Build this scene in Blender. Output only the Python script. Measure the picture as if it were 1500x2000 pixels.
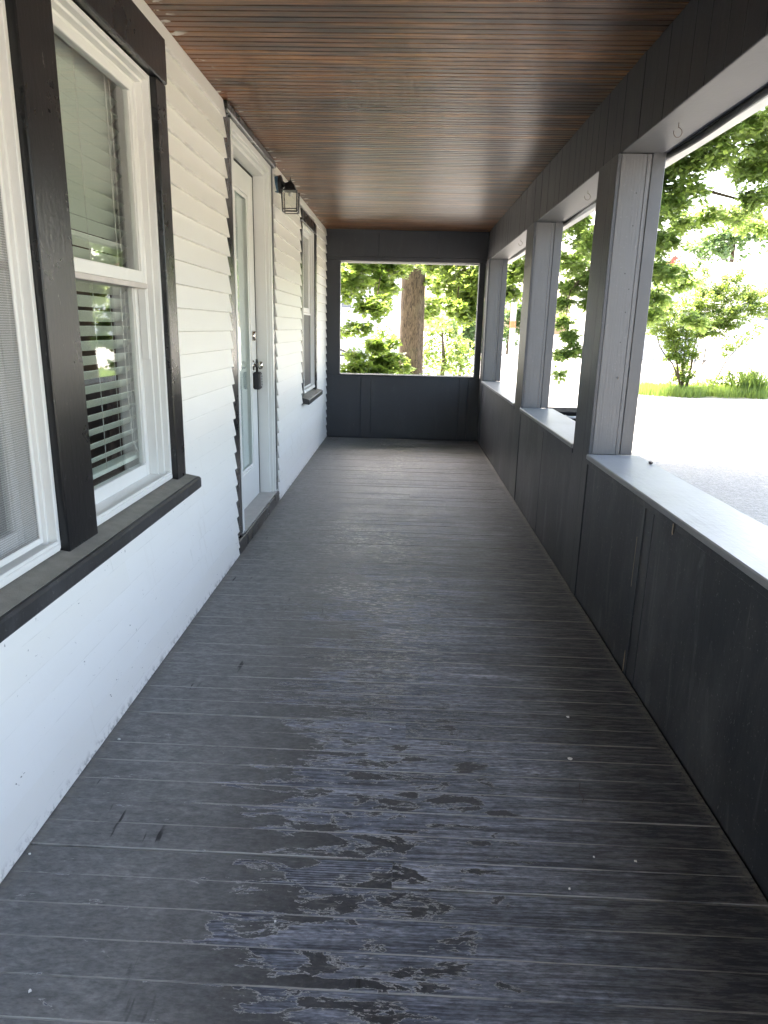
import bpy, bmesh, math, random
import numpy as np
from mathutils import Vector, Matrix, Euler

for o in list(bpy.data.objects):
    bpy.data.objects.remove(o)
S = bpy.context.scene
COL = S.collection
PI = math.pi
rnd = random.Random(7)
rng = np.random.default_rng(7)

# ------------------------------------------------------------------ camera, sky, sun, exposure
cd = bpy.data.cameras.new("camera")
cam = bpy.data.objects.new("camera", cd)
COL.objects.link(cam)
_r = Vector((0.99929983, 0.02993149, 0.02244908))
_d = Vector((0.0294031, -0.25721376, -0.96590711))
_f = Vector((-0.02313682, 0.96589088, -0.25791375))
cam.matrix_world = Matrix(((_r.x, -_d.x, -_f.x, 1.112), (_r.y, -_d.y, -_f.y, 0.0), (_r.z, -_d.z, -_f.z, 1.55), (0, 0, 0, 1)))
cd.sensor_fit = 'HORIZONTAL'
cd.sensor_width = 36
cd.lens = 36 * 1349.33 / 1500
cd.clip_start = 0.05
cd.clip_end = 1500
S.camera = cam

SUN_DIR = Vector((-0.38, 0.92, 0)).normalized() * math.cos(math.radians(61)) + Vector((0, 0, math.sin(math.radians(61))))
w = bpy.data.worlds.new("World")
S.world = w
w.use_nodes = True
nt = w.node_tree
sky = nt.nodes.new('ShaderNodeTexSky')
sky.sky_type = 'NISHITA'
sky.sun_disc = False
sky.sun_elevation = math.radians(61)
sky.sun_rotation = math.atan2(SUN_DIR.x, SUN_DIR.y)
sky.air_density = 1.0
sky.dust_density = 5.0
sky.ozone_density = 0.6
bg = nt.nodes['Background']
nt.links.new(sky.outputs[0], bg.inputs[0])
bg.inputs[1].default_value = 0.14
sl = bpy.data.lights.new("sun", 'SUN')
sl.energy = 3.6
sl.angle = math.radians(0.53)
sl.color = (1.0, 0.95, 0.88)
so = bpy.data.objects.new("sun", sl)
COL.objects.link(so)
so.rotation_euler = SUN_DIR.to_track_quat('Z', 'Y').to_euler()
S.view_settings.view_transform = 'Standard'
S.view_settings.look = 'None'
S.view_settings.exposure = 3.66
S.view_settings.gamma = 1
S.view_settings.use_white_balance = True
S.view_settings.white_balance_temperature = 7100
S.view_settings.use_curve_mapping = False
S.cycles.use_denoising = True
S.cycles.use_adaptive_sampling = True
S.cycles.adaptive_threshold = 0.02
S.cycles.max_bounces = 9
S.cycles.diffuse_bounces = 6
S.cycles.glossy_bounces = 4
S.cycles.transmission_bounces = 5
S.cycles.transparent_max_bounces = 12
S.cycles.sample_clamp_indirect = 8
S.cycles.caustics_reflective = False
S.cycles.caustics_refractive = False

# ------------------------------------------------------------------ material helper
class NT:
    def __init__(self, name):
        self.m = bpy.data.materials.new(name)
        self.m.use_nodes = True
        self.t = self.m.node_tree
        self.t.nodes.clear()
        self.out = self.t.nodes.new('ShaderNodeOutputMaterial')
        self._pos = self._obj = self._rand = None
    def n(self, typ, ins=None, **props):
        nd = self.t.nodes.new('ShaderNode' + typ)
        for k, v in props.items():
            setattr(nd, k, v)
        for k, v in (ins or {}).items():
            s = nd.inputs[k]
            if isinstance(v, bpy.types.NodeSocket):
                self.t.links.new(v, s)
            elif v is not None:
                if isinstance(v, (tuple, list)) and len(v) == 3 and s.type == 'RGBA':
                    v = (*v, 1)
                s.default_value = v
        return nd
    @property
    def pos(self):
        if not self._pos: self._pos = self.n('NewGeometry').outputs['Position']
        return self._pos
    @property
    def obj(self):
        if not self._obj: self._obj = self.n('TexCoord').outputs['Object']
        return self._obj
    @property
    def rand(self):
        if not self._rand: self._rand = self.n('ObjectInfo').outputs['Random']
        return self._rand
    def island(self): return self.n('NewGeometry').outputs['Random Per Island']
    def math(self, op, a, b=0.0, c=None, clamp=False):
        ins = {0: a, 1: b}
        if c is not None: ins[2] = c
        return self.n('Math', ins, operation=op, use_clamp=clamp).outputs[0]
    def sc(self, vec, s, off=None):
        v = self.n('VectorMath', {0: vec, 1: s}, operation='MULTIPLY').outputs[0]
        if off is not None:
            c = self.n('CombineXYZ', {0: self.math('MULTIPLY', off, 37.0), 1: self.math('MULTIPLY', off, 91.0), 2: self.math('MULTIPLY', off, 53.0)}).outputs[0]
            v = self.n('VectorMath', {0: v, 1: c}, operation='ADD').outputs[0]
        return v
    def noise(self, vec, scale=1.0, detail=4.0, rough=0.55, dist=0.0):
        return self.n('TexNoise', {'Vector': vec, 'Scale': scale, 'Detail': detail, 'Roughness': rough, 'Distortion': dist}).outputs[0]
    def smooth(self, v, a, b, lo=0.0, hi=1.0):
        nd = self.n('MapRange', {0: v, 1: a, 2: b, 3: lo, 4: hi}, interpolation_type='SMOOTHSTEP')
        return nd.outputs[0]
    def lin(self, v, a, b, lo=0.0, hi=1.0):
        return self.n('MapRange', {0: v, 1: a, 2: b, 3: lo, 4: hi}).outputs[0]
    def mix(self, f, a, b, blend='MIX'):
        nd = self.n('Mix', None, data_type='RGBA', blend_type=blend)
        for i, v in ((0, f), (6, a), (7, b)):
            s = nd.inputs[i]
            if isinstance(v, bpy.types.NodeSocket): self.t.links.new(v, s)
            else: s.default_value = (*v, 1) if isinstance(v, (tuple, list)) and len(v) == 3 else v
        return nd.outputs[2]
    def xyz(self, v): return self.n('SeparateXYZ', {0: v}).outputs
    def bump(self, h, strength=0.3, dist=0.01, normal=None):
        return self.n('Bump', {'Height': h, 'Strength': strength, 'Distance': dist, 'Normal': normal}).outputs[0]
    def bsdf(self, color, rough=0.5, normal=None, spec=0.5, metal=0.0, **kw):
        ins = {'Base Color': color, 'Roughness': rough, 'Normal': normal, 'Specular IOR Level': spec, 'Metallic': metal}
        ins.update(kw)
        return self.n('BsdfPrincipled', ins).outputs[0]
    def done(self, sh):
        self.t.links.new(sh, self.out.inputs[0])
        return self.m

def simple(name, color, rough=0.5, var=0.15, scale=8.0, bump=0.1, metal=0.0, spec=0.5):
    t = NT(name)
    nz = t.noise(t.pos, scale, 5, 0.6)
    c = t.mix(nz, tuple(x * (1 - var) for x in color), tuple(min(1, x * (1 + var)) for x in color))
    fine = t.noise(t.pos, scale * 12, 3)
    return t.done(t.bsdf(c, rough, t.bump(fine, bump, 0.004), spec, metal))

def mat_floor():
    t = NT("worn painted floor")
    p = t.pos
    x, y, z = t.xyz(p)
    ly = t.xyz(t.obj)[1]
    r = t.rand
    r2 = t.math('FRACT', t.math('MULTIPLY', r, 7.31))
    r3 = t.math('FRACT', t.math('MULTIPLY', r, 13.7))
    big = t.noise(p, 1.6, 5, 0.6)
    # how far the tread wear reaches on each board
    jig = t.math('ADD', t.math('MULTIPLY', t.math('SUBTRACT', r, 0.5), 0.28), t.math('MULTIPLY', t.math('SUBTRACT', big, 0.5), 1.2))
    xj = t.math('ADD', x, jig)
    wl = t.math('ADD', t.smooth(xj, 0.48, 0.98, 0.0, 0.62), t.smooth(xj, 1.0, 1.75, 0.0, 0.55))
    far = t.smooth(y, 2.0, 4.0)
    f1 = t.noise(t.sc(p, (6.0, 15.0, 1.0), r), 1.0, 7, 0.62, 0.6)
    f2 = t.noise(t.sc(p, (9.0, 75.0, 1.0), r), 1.0, 7, 0.72, 0.3)
    f2 = t.math('ADD', t.math('MULTIPLY', t.math('SUBTRACT', f2, 0.5), 1.9), 0.5)
    f1 = t.math('ADD', t.math('MULTIPLY', t.math('SUBTRACT', f1, 0.5), 1.25), 0.5)
    wide = t.smooth(y, 1.9, 3.0)
    mixf = t.n('Mix', {0: t.lin(wide, 0, 1, 0.20, 0.60), 2: f1, 3: f2}).outputs[0]
    m = t.math('ADD', mixf, t.math('MULTIPLY', wl, 0.34))
    edge_y = t.math('ABSOLUTE', ly)
    m = t.math('ADD', m, t.math('MULTIPLY', t.smooth(edge_y, 0.040, 0.0535), 0.07))
    m = t.math('SUBTRACT', m, t.math('MULTIPLY', t.smooth(y, 4.2, 6.5), 0.07))
    bare = t.smooth(m, 0.690, 0.698)
    rim = t.math('MULTIPLY', t.smooth(m, 0.681, 0.690), t.smooth(m, 0.710, 0.698))
    # raised grain in the bare wood
    wv = t.n('TexWave', {'Vector': t.sc(p, (0.30, 1.0, 1.0), r), 'Scale': 36.0, 'Distortion': 3.5, 'Detail': 4.0, 'Detail Scale': 0.8, 'Detail Roughness': 0.6}, wave_type='BANDS', bands_direction='Y', wave_profile='SIN').outputs[1]
    st = t.noise(t.sc(p, (6.0, 260.0, 1.0), r), 1.0, 5, 0.75)
    st2 = t.noise(t.sc(p, (1.4, 70.0, 1.0), r), 1.0, 4, 0.65)
    lines = t.mix(t.smooth(r2, 0.62, 0.80, 0.05, 0.75), st, wv)
    lines = t.math('ADD', t.math('MULTIPLY', lines, 0.62), t.math('MULTIPLY', st2, 0.38))
    lines = t.smooth(lines, 0.38, 0.62)
    patch = t.noise(t.sc(p, (3.0, 7.0, 1.0), r), 1.0, 5, 0.65)
    patch = t.smooth(patch, 0.3, 0.7)
    wood_lo_sky = t.mix(patch, (0.038, 0.044, 0.064), (0.102, 0.110, 0.136))
    wood_hi_sky = t.mix(patch, (0.155, 0.170, 0.218), (0.300, 0.305, 0.345))  # worn wood greys, with a blue cast painted in for sky sheen
    wood = t.mix(lines, wood_lo_sky, wood_hi_sky)
    s1 = t.noise(t.sc(p, (2.3, 32.0, 1.0), r), 1.0, 5, 0.65, 0.4)
    s2 = t.noise(t.sc(p, (5.0, 85.0, 1.0), r2), 1.0, 4, 0.65)
    k = t.math('MULTIPLY', t.lin(s1, 0.34, 0.66, 0.72, 1.24), t.lin(s2, 0.36, 0.64, 0.62, 1.40))
    s3 = t.noise(t.sc(p, (34.0, 120.0, 1.0), r), 1.0, 4, 0.7)
    k = t.math('MULTIPLY', k, t.lin(s3, 0.36, 0.64, 0.55, 1.45))
    k = t.math('MULTIPLY', k, t.lin(r3, 0.0, 1.0, 0.55, 0.95))
    wood = t.n('VectorMath', {0: wood, 'Scale': k}, operation='SCALE').outputs[0]
    # the drive side keeps a thin, dark, scuffed coat
    dark = t.smooth(t.math('ADD', x, t.math('ADD', t.math('MULTIPLY', t.math('SUBTRACT', big, 0.5), 0.9), t.math('MULTIPLY', t.math('SUBTRACT', f1, 0.5), 0.5))), 1.40, 2.05)
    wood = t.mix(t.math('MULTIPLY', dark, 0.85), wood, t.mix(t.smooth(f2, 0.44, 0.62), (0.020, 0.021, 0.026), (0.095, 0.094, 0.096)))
    # paint: dusty grey by the house wall, near black in the tread
    dn = t.noise(p, 2.6, 6, 0.65)
    dust = t.math('MULTIPLY', t.smooth(t.math('ADD', x, t.math('MULTIPLY', t.math('SUBTRACT', big, .5), .7)), 1.15, 0.25), t.smooth(dn, 0.25, 0.75, 0.6, 1.0))
    fd = t.noise(t.sc(p, (2.2, 3.2, 1.0)), 1.0, 7, 0.68)
    dust = t.math('MAXIMUM', dust, t.math('MULTIPLY', t.smooth(y, 2.6, 5.0), t.smooth(fd, 0.36, 0.62, 0.15, 1.0)))
    spk = t.noise(p, 60, 3, 0.7)
    lump = t.noise(t.sc(p, (14.0, 32.0, 1.0)), 1.0, 6, 0.68)
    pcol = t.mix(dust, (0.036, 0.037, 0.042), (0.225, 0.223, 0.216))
    pcol = t.mix(t.smooth(lump, 0.35, 0.7, 0.45, 0.0), pcol, (0.035, 0.035, 0.038))
    pcol = t.mix(t.math('MULTIPLY', t.smooth(spk, 0.5, 0.75), 0.30), pcol, (0.17, 0.165, 0.15))
    gr = t.noise(t.sc(p, (45.0, 110.0, 1.0), r), 1.0, 4, 0.72)
    pcol = t.n('VectorMath', {0: pcol, 'Scale': t.lin(gr, 0.35, 0.65, 0.78, 1.26)}, operation='SCALE').outputs[0]
    scr = t.noise(t.sc(p, (8.0, 60.0, 1.0)), 1.0, 7, 0.75)
    pcol = t.mix(t.math('MULTIPLY', t.smooth(scr, 0.55, 0.66), 0.45), pcol, (0.20, 0.19, 0.175))
    sc2 = t.noise(t.sc(p, (30.0, 3.5, 1.0)), 1.0, 3, 0.5)
    pcol = t.mix(t.math('MULTIPLY', t.smooth(sc2, 0.64, 0.72), t.smooth(t.noise(p, 3.1, 2), 0.53, 0.60)), pcol, (0.014, 0.014, 0.015))
    col = t.mix(bare, pcol, wood)
    col = t.mix(t.math('MULTIPLY', rim, t.smooth(x, 1.7, 1.1, 0.15, 0.75)), col, (0.42, 0.41, 0.385))
    # pale flecks where the undercoat shows, thickest in the middle of the walk
    fk = t.noise(t.sc(p, (22.0, 70.0, 1.0), r), 1.0, 5, 0.7)
    zone = t.math('MULTIPLY', t.smooth(t.noise(p, 1.1, 4, 0.6), 0.44, 0.58), t.smooth(t.math('ABSOLUTE', t.math('SUBTRACT', x, 0.95)), 0.65, 0.15))
    col = t.mix(t.math('MULTIPLY', t.math('MULTIPLY', t.smooth(fk, 0.545, 0.60), zone), far), col, (0.48, 0.45, 0.40))
    # dusty chipped arrises
    en = t.noise(t.sc(p, (9.0, 60.0, 1.0), r), 1.0, 6, 0.7)
    arr = t.math('MULTIPLY', t.smooth(t.math('ADD', edge_y, t.math('MULTIPLY', t.math('SUBTRACT', en, .5), .006)), 0.0502, 0.0522), t.smooth(t.noise(t.sc(p, (3.0, 9.0, 1.0), r3), 1.0, 5, .65), 0.36, 0.56, 0.15, 1.0))
    arr = t.math('MULTIPLY', arr, t.smooth(x, 2.3, 0.8, 0.75, 0.95))
    col = t.mix(arr, col, (0.33, 0.32, 0.295))
    side = t.math('MAXIMUM', t.smooth(x, 0.07, 0.0), t.smooth(x, 2.13, 2.19))
    col = t.mix(t.math('MULTIPLY', side, t.smooth(spk, 0.35, 0.6)), col, (0.17, 0.16, 0.14))
    col = t.n('VectorMath', {0: col, 'Scale': 1.12}, operation='SCALE').outputs[0]
    rough = t.mix(bare, t.mix(dust, (0.38,) * 3, (0.62,) * 3), (0.55,) * 3)
    h = t.math('ADD', t.math('MULTIPLY', bare, -0.6), t.math('MULTIPLY', t.math('MULTIPLY', lines, bare), 0.5))
    h = t.math('ADD', h, t.math('MULTIPLY', lump, 0.7))
    return t.done(t.bsdf(col, rough, t.bump(h, 0.6, 0.0025), 0.5))

def mat_ceiling():
    t = NT("stained beadboard")
    p, r = t.pos, t.rand
    x, y, z = t.xyz(p)
    ly = t.xyz(t.obj)[1]
    half = t.math('MULTIPLY', t.math('SIGN', ly), 0.17)
    r = t.math('FRACT', t.math('ADD', r, t.math('ADD', half, 1.0)))
    st = t.noise(t.sc(p, (2.4, 100.0, 1.0), r), 1.0, 6, 0.72, 0.5)
    st2 = t.noise(t.sc(p, (0.8, 26.0, 1.0), r), 1.0, 3, 0.6, 0.8)
    big = t.noise(t.sc(p, (0.7, 1.3, 1.0)), 1.0, 3, 0.5)
    g = t.math('ADD', t.math('MULTIPLY', st, 0.5), t.math('MULTIPLY', st2, 0.5))
    g = t.smooth(g, 0.40, 0.61)
    lo = t.mix(r, (0.028, 0.0115, 0.006), (0.066, 0.028, 0.012))
    hi = t.mix(r, (0.125, 0.050, 0.018), (0.380, 0.168, 0.054))
    c = t.mix(g, lo, hi)
    c = t.mix(t.smooth(big, 0.45, 0.8, 0.0, 0.45), c, (0.055, 0.032, 0.024))
    mt = t.noise(t.sc(p, (2.6, 12.0, 1.0), r), 1.0, 6, 0.7, 0.5)
    c = t.n('VectorMath', {0: c, 'Scale': t.math('MULTIPLY', t.lin(mt, 0.34, 0.66, 0.45, 1.5), t.lin(t.noise(t.sc(p, (1.1, 2.0, 1.0)), 1.0, 4, 0.6), 0.3, 0.7, 0.7, 1.3))}, operation='SCALE').outputs[0]
    kn = t.noise(t.sc(p, (10.0, 36.0, 1.0), r), 1.0, 2, 0.5)
    c = t.mix(t.smooth(kn, 0.74, 0.78), c, (0.02, 0.010, 0.007))
    # grey weathered smears and a warm stain near the house
    c = t.mix(t.math('MULTIPLY', t.smooth(t.noise(t.sc(p, (2.0, 14.0, 1.0), r), 1.0, 4), 0.58, 0.72), 0.6), c, (0.060, 0.052, 0.045))
    c = t.mix(t.math('MULTIPLY', t.smooth(x, 0.5, 0.0), t.smooth(t.noise(p, 1.7, 3), 0.4, 0.6, 0.0, 0.7)), c, (0.235, 0.085, 0.030))
    # flecks of white wall paint along the wall
    fl = t.math('MULTIPLY', t.smooth(x, 0.10, 0.02), t.smooth(t.noise(t.sc(p, (9.0, 16.0, 1.0)), 1.0, 4), 0.60, 0.64))
    c = t.mix(fl, c, (0.62, 0.58, 0.50))
    h = t.math('ADD', t.math('MULTIPLY', st, 0.5), t.math('MULTIPLY', t.noise(t.sc(p, (1.5, 8.0, 1.0), r), 1.0, 3), 0.8))
    return t.done(t.bsdf(c, t.math('ADD', 0.27, t.math('MULTIPLY', st2, 0.22)), t.bump(h, 0.35, 0.004), 0.5))

def mat_siding():
    t = NT("white clapboard paint")
    p, r = t.pos, t.rand
    x, y, z = t.xyz(p)
    st = t.noise(t.sc(p, (1.0, 5.0, 70.0), r), 1.0, 4, 0.6)
    mot = t.noise(t.sc(p, (1.0, 2.2, 7.0), r), 1.0, 5, 0.6)
    c = t.mix(mot, (0.81, 0.785, 0.725), (0.86, 0.845, 0.80))
    c = t.mix(t.math('MULTIPLY', r, 0.35), c, (0.79, 0.75, 0.66))
    # drips and scuffs low down
    drip = t.noise(t.sc(p, (1.0, 11.0, 0.9)), 1.0, 4, 0.6)
    c = t.mix(t.math('MULTIPLY', t.smooth(drip, 0.60, 0.78), t.smooth(z, 1.3, 0.2, 0.05, 0.45)), c, (0.56, 0.50, 0.40))
    sp = t.noise(t.sc(p, (1.0, 26.0, 60.0), r), 1.0, 2, 0.5, 1.5)
    sp = t.math('MULTIPLY', t.smooth(sp, 0.735, 0.765), t.smooth(z, 1.6, 0.1, 0.15, 0.95))
    c = t.mix(sp, c, (0.22, 0.20, 0.17))
    base = t.math('MULTIPLY', t.smooth(z, 0.05, 0.0), t.smooth(t.noise(p, 28, 5, 0.7), 0.47, 0.62))
    c = t.mix(t.math('MULTIPLY', base, 0.75), c, (0.25, 0.23, 0.20))
    lz = t.xyz(t.obj)[2]
    gl = t.math('MAXIMUM', t.smooth(lz, 0.007, 0.002), t.smooth(lz, 0.1035, 0.1105))
    gn = t.noise(t.sc(p, (1.0, 6.0, 30.0), r), 1.0, 6, 0.7)
    c = t.mix(t.math('MULTIPLY', gl, t.smooth(gn, 0.42, 0.66, 0.0, 0.38)), c, (0.46, 0.43, 0.38))
    sw = t.noise(t.sc(p, (1.0, 12.0, 26.0), r), 1.0, 3, 0.6, 2.0)
    c = t.mix(t.math('MULTIPLY', t.smooth(sw, 0.72, 0.75), t.smooth(z, 0.9, 0.1, 0.0, 0.8)), c, (0.36, 0.33, 0.29))
    h = t.math('ADD', st, t.math('MULTIPLY', t.noise(p, 45, 4), 0.6))
    return t.done(t.bsdf(c, 0.42, t.bump(h, 0.16, 0.003), 0.45))

def mat_black(name, color, rough, brush=(8, 8, 60), wear=0.10, dusty=0.0, bump=0.3):
    t = NT(name)
    p, r = t.pos, t.rand
    b = t.noise(t.sc(p, brush, r), 1.0, 4, 0.6)
    mot = t.noise(p, 3.0, 5, 0.6)
    c = t.mix(mot, tuple(v * 0.8 for v in color), tuple(v * 1.25 for v in color))
    if dusty:
        d = t.noise(t.sc(p, (2.5, 2.5, 1.1)), 1.0, 6, 0.62)
        c = t.mix(t.math('MULTIPLY', t.smooth(d, 0.45, 0.75), dusty), c, (0.10, 0.10, 0.104))
        sm = t.noise(t.sc(p, (9, 9, 1.6)), 1.0, 5, 0.7, 1.0)
        c = t.mix(t.math('MULTIPLY', t.smooth(sm, 0.53, 0.70), dusty * 0.9), c, (0.125, 0.126, 0.132))
        spk = t.noise(p, 75, 2, 0.7)
        c = t.mix(t.math('MULTIPLY', t.smooth(spk, 0.64, 0.72), dusty * 0.9), c, (0.22, 0.22, 0.22))
    ch = t.noise(t.sc(p, tuple(v * 2.2 for v in brush), r), 1.0, 5, 0.7, 0.5)
    c = t.mix(t.math('MULTIPLY', t.smooth(ch, 0.66, 0.69), wear * 6), c, (0.30, 0.29, 0.27))
    h = t.math('ADD', b, t.math('MULTIPLY', t.noise(p, 30, 4), 0.7))
    return t.done(t.bsdf(c, t.math('ADD', rough - 0.06, t.math('MULTIPLY', mot, 0.14)), t.bump(h, bump, 0.004), 0.5))

def mat_gravel():
    t = NT("gravel drive")
    p = t.pos
    v = t.n('TexVoronoi', {'Vector': p, 'Scale': 26.0}, feature='F1')
    v2 = t.n('TexVoronoi', {'Vector': p, 'Scale': 75.0}, feature='F1')
    k = t.xyz(v.outputs['Color'])[0]
    k2 = t.xyz(v2.outputs['Color'])[1]
    c = t.mix(t.math('ADD', t.math('MULTIPLY', k, 0.5), t.math('MULTIPLY', k2, 0.5)), (0.20, 0.198, 0.196), (0.34, 0.336, 0.332))
    big = t.noise(p, 0.35, 4, 0.6)
    c = t.mix(t.smooth(big, 0.35, 0.75, 0.0, 0.5), c, (0.33, 0.325, 0.315))
    h = t.math('ADD', v.outputs['Distance'], t.math('MULTIPLY', v2.outputs['Distance'], 0.6))
    return t.done(t.bsdf(c, 0.9, t.bump(h, 0.55, 0.02), 0.2))

def mat_leaf(name, lo, hi, trans, tmix=0.5):
    t = NT(name)
    ri = t.island()
    big = t.noise(t.pos, 0.9, 2)
    f = t.math('ADD', t.math('MULTIPLY', ri, 0.65), t.math('MULTIPLY', big, 0.35))
    c = t.mix(f, lo, hi)
    tc = t.mix(f, tuple(v * 0.7 for v in trans), tuple(v * 1.2 for v in trans))
    a = t.bsdf(c, 0.42, None, 0.4)
    b = t.n('BsdfTranslucent', {'Color': tc}).outputs[0]
    return t.done(t.n('MixShader', {0: tmix, 1: a, 2: b}).outputs[0])

def mat_bark():
    t = NT("ridged bark")
    p = t.pos
    v = t.noise(t.sc(p, (42.0, 42.0, 6.5)), 1.0, 5, 0.65, 1.2)
    big = t.noise(p, 2.5, 4)
    c = t.mix(t.smooth(v, 0.35, 0.62), (0.030, 0.022, 0.015), (0.150, 0.112, 0.076))
    c = t.mix(t.smooth(big, 0.5, 0.8, 0, 0.35), c, (0.16, 0.15, 0.10))
    return t.done(t.bsdf(c, 0.9, t.bump(v, 1.0, 0.05), 0.2))

def mat_glass(name, tint=(0.96, 0.98, 0.97), boost=1.0):
    t = NT(name)
    bf = t.n('NewGeometry').outputs['Backfacing']
    fr = t.n('Fresnel', {'IOR': t.lin(bf, 0, 1, 1.52, 1 / 1.52)}).outputs[0]
    f = t.math('MULTIPLY', fr, boost, clamp=True)
    tr = t.n('BsdfTransparent', {'Color': tint}).outputs[0]
    wob = t.bump(t.noise(t.pos, 2.2, 2), 0.12, 0.01)
    gl = t.n('BsdfGlossy', {'Color': (1, 1, 1), 'Roughness': 0.008, 'Normal': wob}).outputs[0]
    return t.done(t.n('MixShader', {0: f, 1: tr, 2: gl}).outputs[0])

def mat_screen(name, color, cover):
    t = NT(name)
    tr = t.n('BsdfTransparent', {'Color': (1, 1, 1)}).outputs[0]
    y, z = t.xyz(t.pos)[1:3]
    wv = t.math('SINE', t.math('MULTIPLY', z, 900.0))
    df = t.bsdf(color, 0.6)
    f = t.math('ADD', cover, t.math('MULTIPLY', wv, 0.06))
    return t.done(t.n('MixShader', {0: f, 1: tr, 2: df}).outputs[0])

M = {}
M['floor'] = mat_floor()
M['ceiling'] = mat_ceiling()
M['siding'] = mat_siding()
M['casing'] = mat_black("black gloss trim", (0.008, 0.008, 0.009), 0.27, (40, 40, 9), 0.10, 0.0, 0.22)
M['sill'] = mat_black("dusty black sill", (0.020, 0.020, 0.021), 0.5, (40, 6, 40), 0.03, 0.25, 0.3)
M['panel'] = mat_black("charcoal panel paint", (0.024, 0.0255, 0.031), 0.46, (26, 26, 2.2), 0.03, 0.62, 0.25)
M['column'] = mat_black("lit column face paint", (0.096, 0.095, 0.094), 0.42, (90, 90, 3), 0.03, 0.25, 0.5)  # column paint made paler to carry the daylight on the near faces
M['colout'] = mat_black("charcoal outer column paint", (0.062, 0.062, 0.063), 0.42, (30, 30, 3), 0.01, 0.15, 0.2)
M['colin'] = mat_black("charcoal column paint", (0.030, 0.032, 0.036), 0.42, (70, 70, 4), 0.03, 0.22, 0.35)
M['beam'] = mat_black("charcoal beam paint", (0.025, 0.0255, 0.031), 0.5, (30, 30, 6), 0.02, 0.15, 0.2)
M['soffit'] = mat_black("grey soffit paint", (0.135, 0.127, 0.121), 0.5, (30, 6, 30), 0.02, 0.1, 0.2)
M['ledge'] = mat_black("weathered ledge paint", (0.26, 0.267, 0.28), 0.36, (40, 5, 40), 0.02, 0.25, 0.3)
M['end'] = mat_black("charcoal end wall paint", (0.026, 0.029, 0.035), 0.5, (20, 20, 4), 0.02, 0.08, 0.2)
M['vinyl'] = simple("white vinyl", (0.78, 0.77, 0.73), 0.35, 0.05, 6, 0.05)
M['door'] = simple("white door paint", (0.76, 0.755, 0.71), 0.38, 0.05, 5, 0.08)
M['dirtyvinyl'] = simple("dirty sash rail", (0.56, 0.51, 0.47), 0.5, 0.2, 14, 0.1)
M['dustsill'] = simple("dust covered sill top", (0.235, 0.220, 0.185), 0.85, 0.35, 22, 0.5)
M['threshold'] = simple("grey threshold", (0.40, 0.385, 0.36), 0.6, 0.2, 18, 0.2)
M['gap'] = simple("black weatherstrip", (0.008, 0.008, 0.008), 0.7, 0.1)
M['slat'] = simple("blind slat", (0.66, 0.70, 0.62), 0.45, 0.06, 3, 0.03)
M['cord'] = simple("blind cord", (0.72, 0.70, 0.64), 0.7)
M['room'] = simple("room wall", (0.13, 0.075, 0.060), 0.8, 0.25, 2, 0.1)
M['curtain'] = simple("brown curtain", (0.115, 0.060, 0.052), 0.8, 0.25, 12, 0.3)
M['sheath'] = simple("wall core", (0.5, 0.49, 0.46), 0.8, 0.1)
M['glass'] = mat_glass("window glass")
M['frost'] = simple("pale door blind", (0.60, 0.66, 0.63), 0.5, 0.08, 3)
M['screen'] = mat_screen("grey insect screen", (0.30, 0.295, 0.285), 0.27)
M['darkscreen'] = mat_screen("dark insect screen", (0.115, 0.11, 0.10), 0.8)
M['roofing'] = simple("dark shingle", (0.06, 0.058, 0.055), 0.9, 0.3, 20, 0.4)
M['eave'] = simple("white eave paint", (0.74, 0.72, 0.68), 0.45, 0.06, 5, 0.08)
M['blackmetal'] = simple("black lantern metal", (0.012, 0.012, 0.013), 0.42, 0.2, 30, 0.15)
M['gasket'] = simple("blue gasket", (0.055, 0.125, 0.19), 0.5, 0.2, 30)
M['lampglass'] = mat_glass("lantern glass", (0.92, 0.92, 0.88), 1.6)
M['chrome'] = simple("satin nickel", (0.62, 0.58, 0.52), 0.22, 0.1, 20, 0.05, 1.0)
M['rubber'] = simple("black lockbox rubber", (0.010, 0.010, 0.012), 0.5, 0.2, 20)
M['steel'] = simple("rusty steel hook", (0.16, 0.13, 0.11), 0.45, 0.4, 60, 0.2, 0.7)
M['flake'] = simple("white paint flake", (0.80, 0.79, 0.76), 0.6, 0.1, 40)
M['pebble'] = simple("dark pebble", (0.07, 0.06, 0.06), 0.8, 0.3, 50)
M['gravel'] = mat_gravel()
M['lawn'] = simple("lawn soil and grass", (0.17, 0.18, 0.10), 0.9, 0.5, 3, 0.5)
M['maple'] = mat_leaf("maple leaf", (0.048, 0.088, 0.024), (0.095, 0.140, 0.042), (0.30, 0.43, 0.075), 0.50)
M['oak'] = mat_leaf("oak leaf", (0.060, 0.105, 0.034), (0.115, 0.165, 0.060), (0.42, 0.58, 0.15), 0.52)
M['shrubleaf'] = mat_leaf("shrub leaf", (0.052, 0.094, 0.022), (0.105, 0.150, 0.038), (0.33, 0.45, 0.08), 0.48)
M['farleaf'] = mat_leaf("far leaf", (0.03, 0.07, 0.03), (0.07, 0.115, 0.045), (0.16, 0.26, 0.06), 0.4)
M['grass'] = mat_leaf("grass blade", (0.045, 0.09, 0.02), (0.10, 0.15, 0.045), (0.28, 0.40, 0.08), 0.45)
M['bark'] = mat_bark()
M['twig'] = simple("twig bark", (0.06, 0.05, 0.038), 0.9, 0.3, 20, 0.3)
M['housewhite'] = simple("white house siding", (0.78, 0.77, 0.75), 0.6, 0.04, 1)
M['housetrim'] = simple("house trim", (0.70, 0.70, 0.70), 0.5, 0.05, 1)
M['brick'] = simple("red brick", (0.30, 0.075, 0.050), 0.85, 0.25, 9, 0.3)
M['farglass'] = simple("dark far window glass", (0.10, 0.12, 0.15), 0.15, 0.2, 1)
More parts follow.
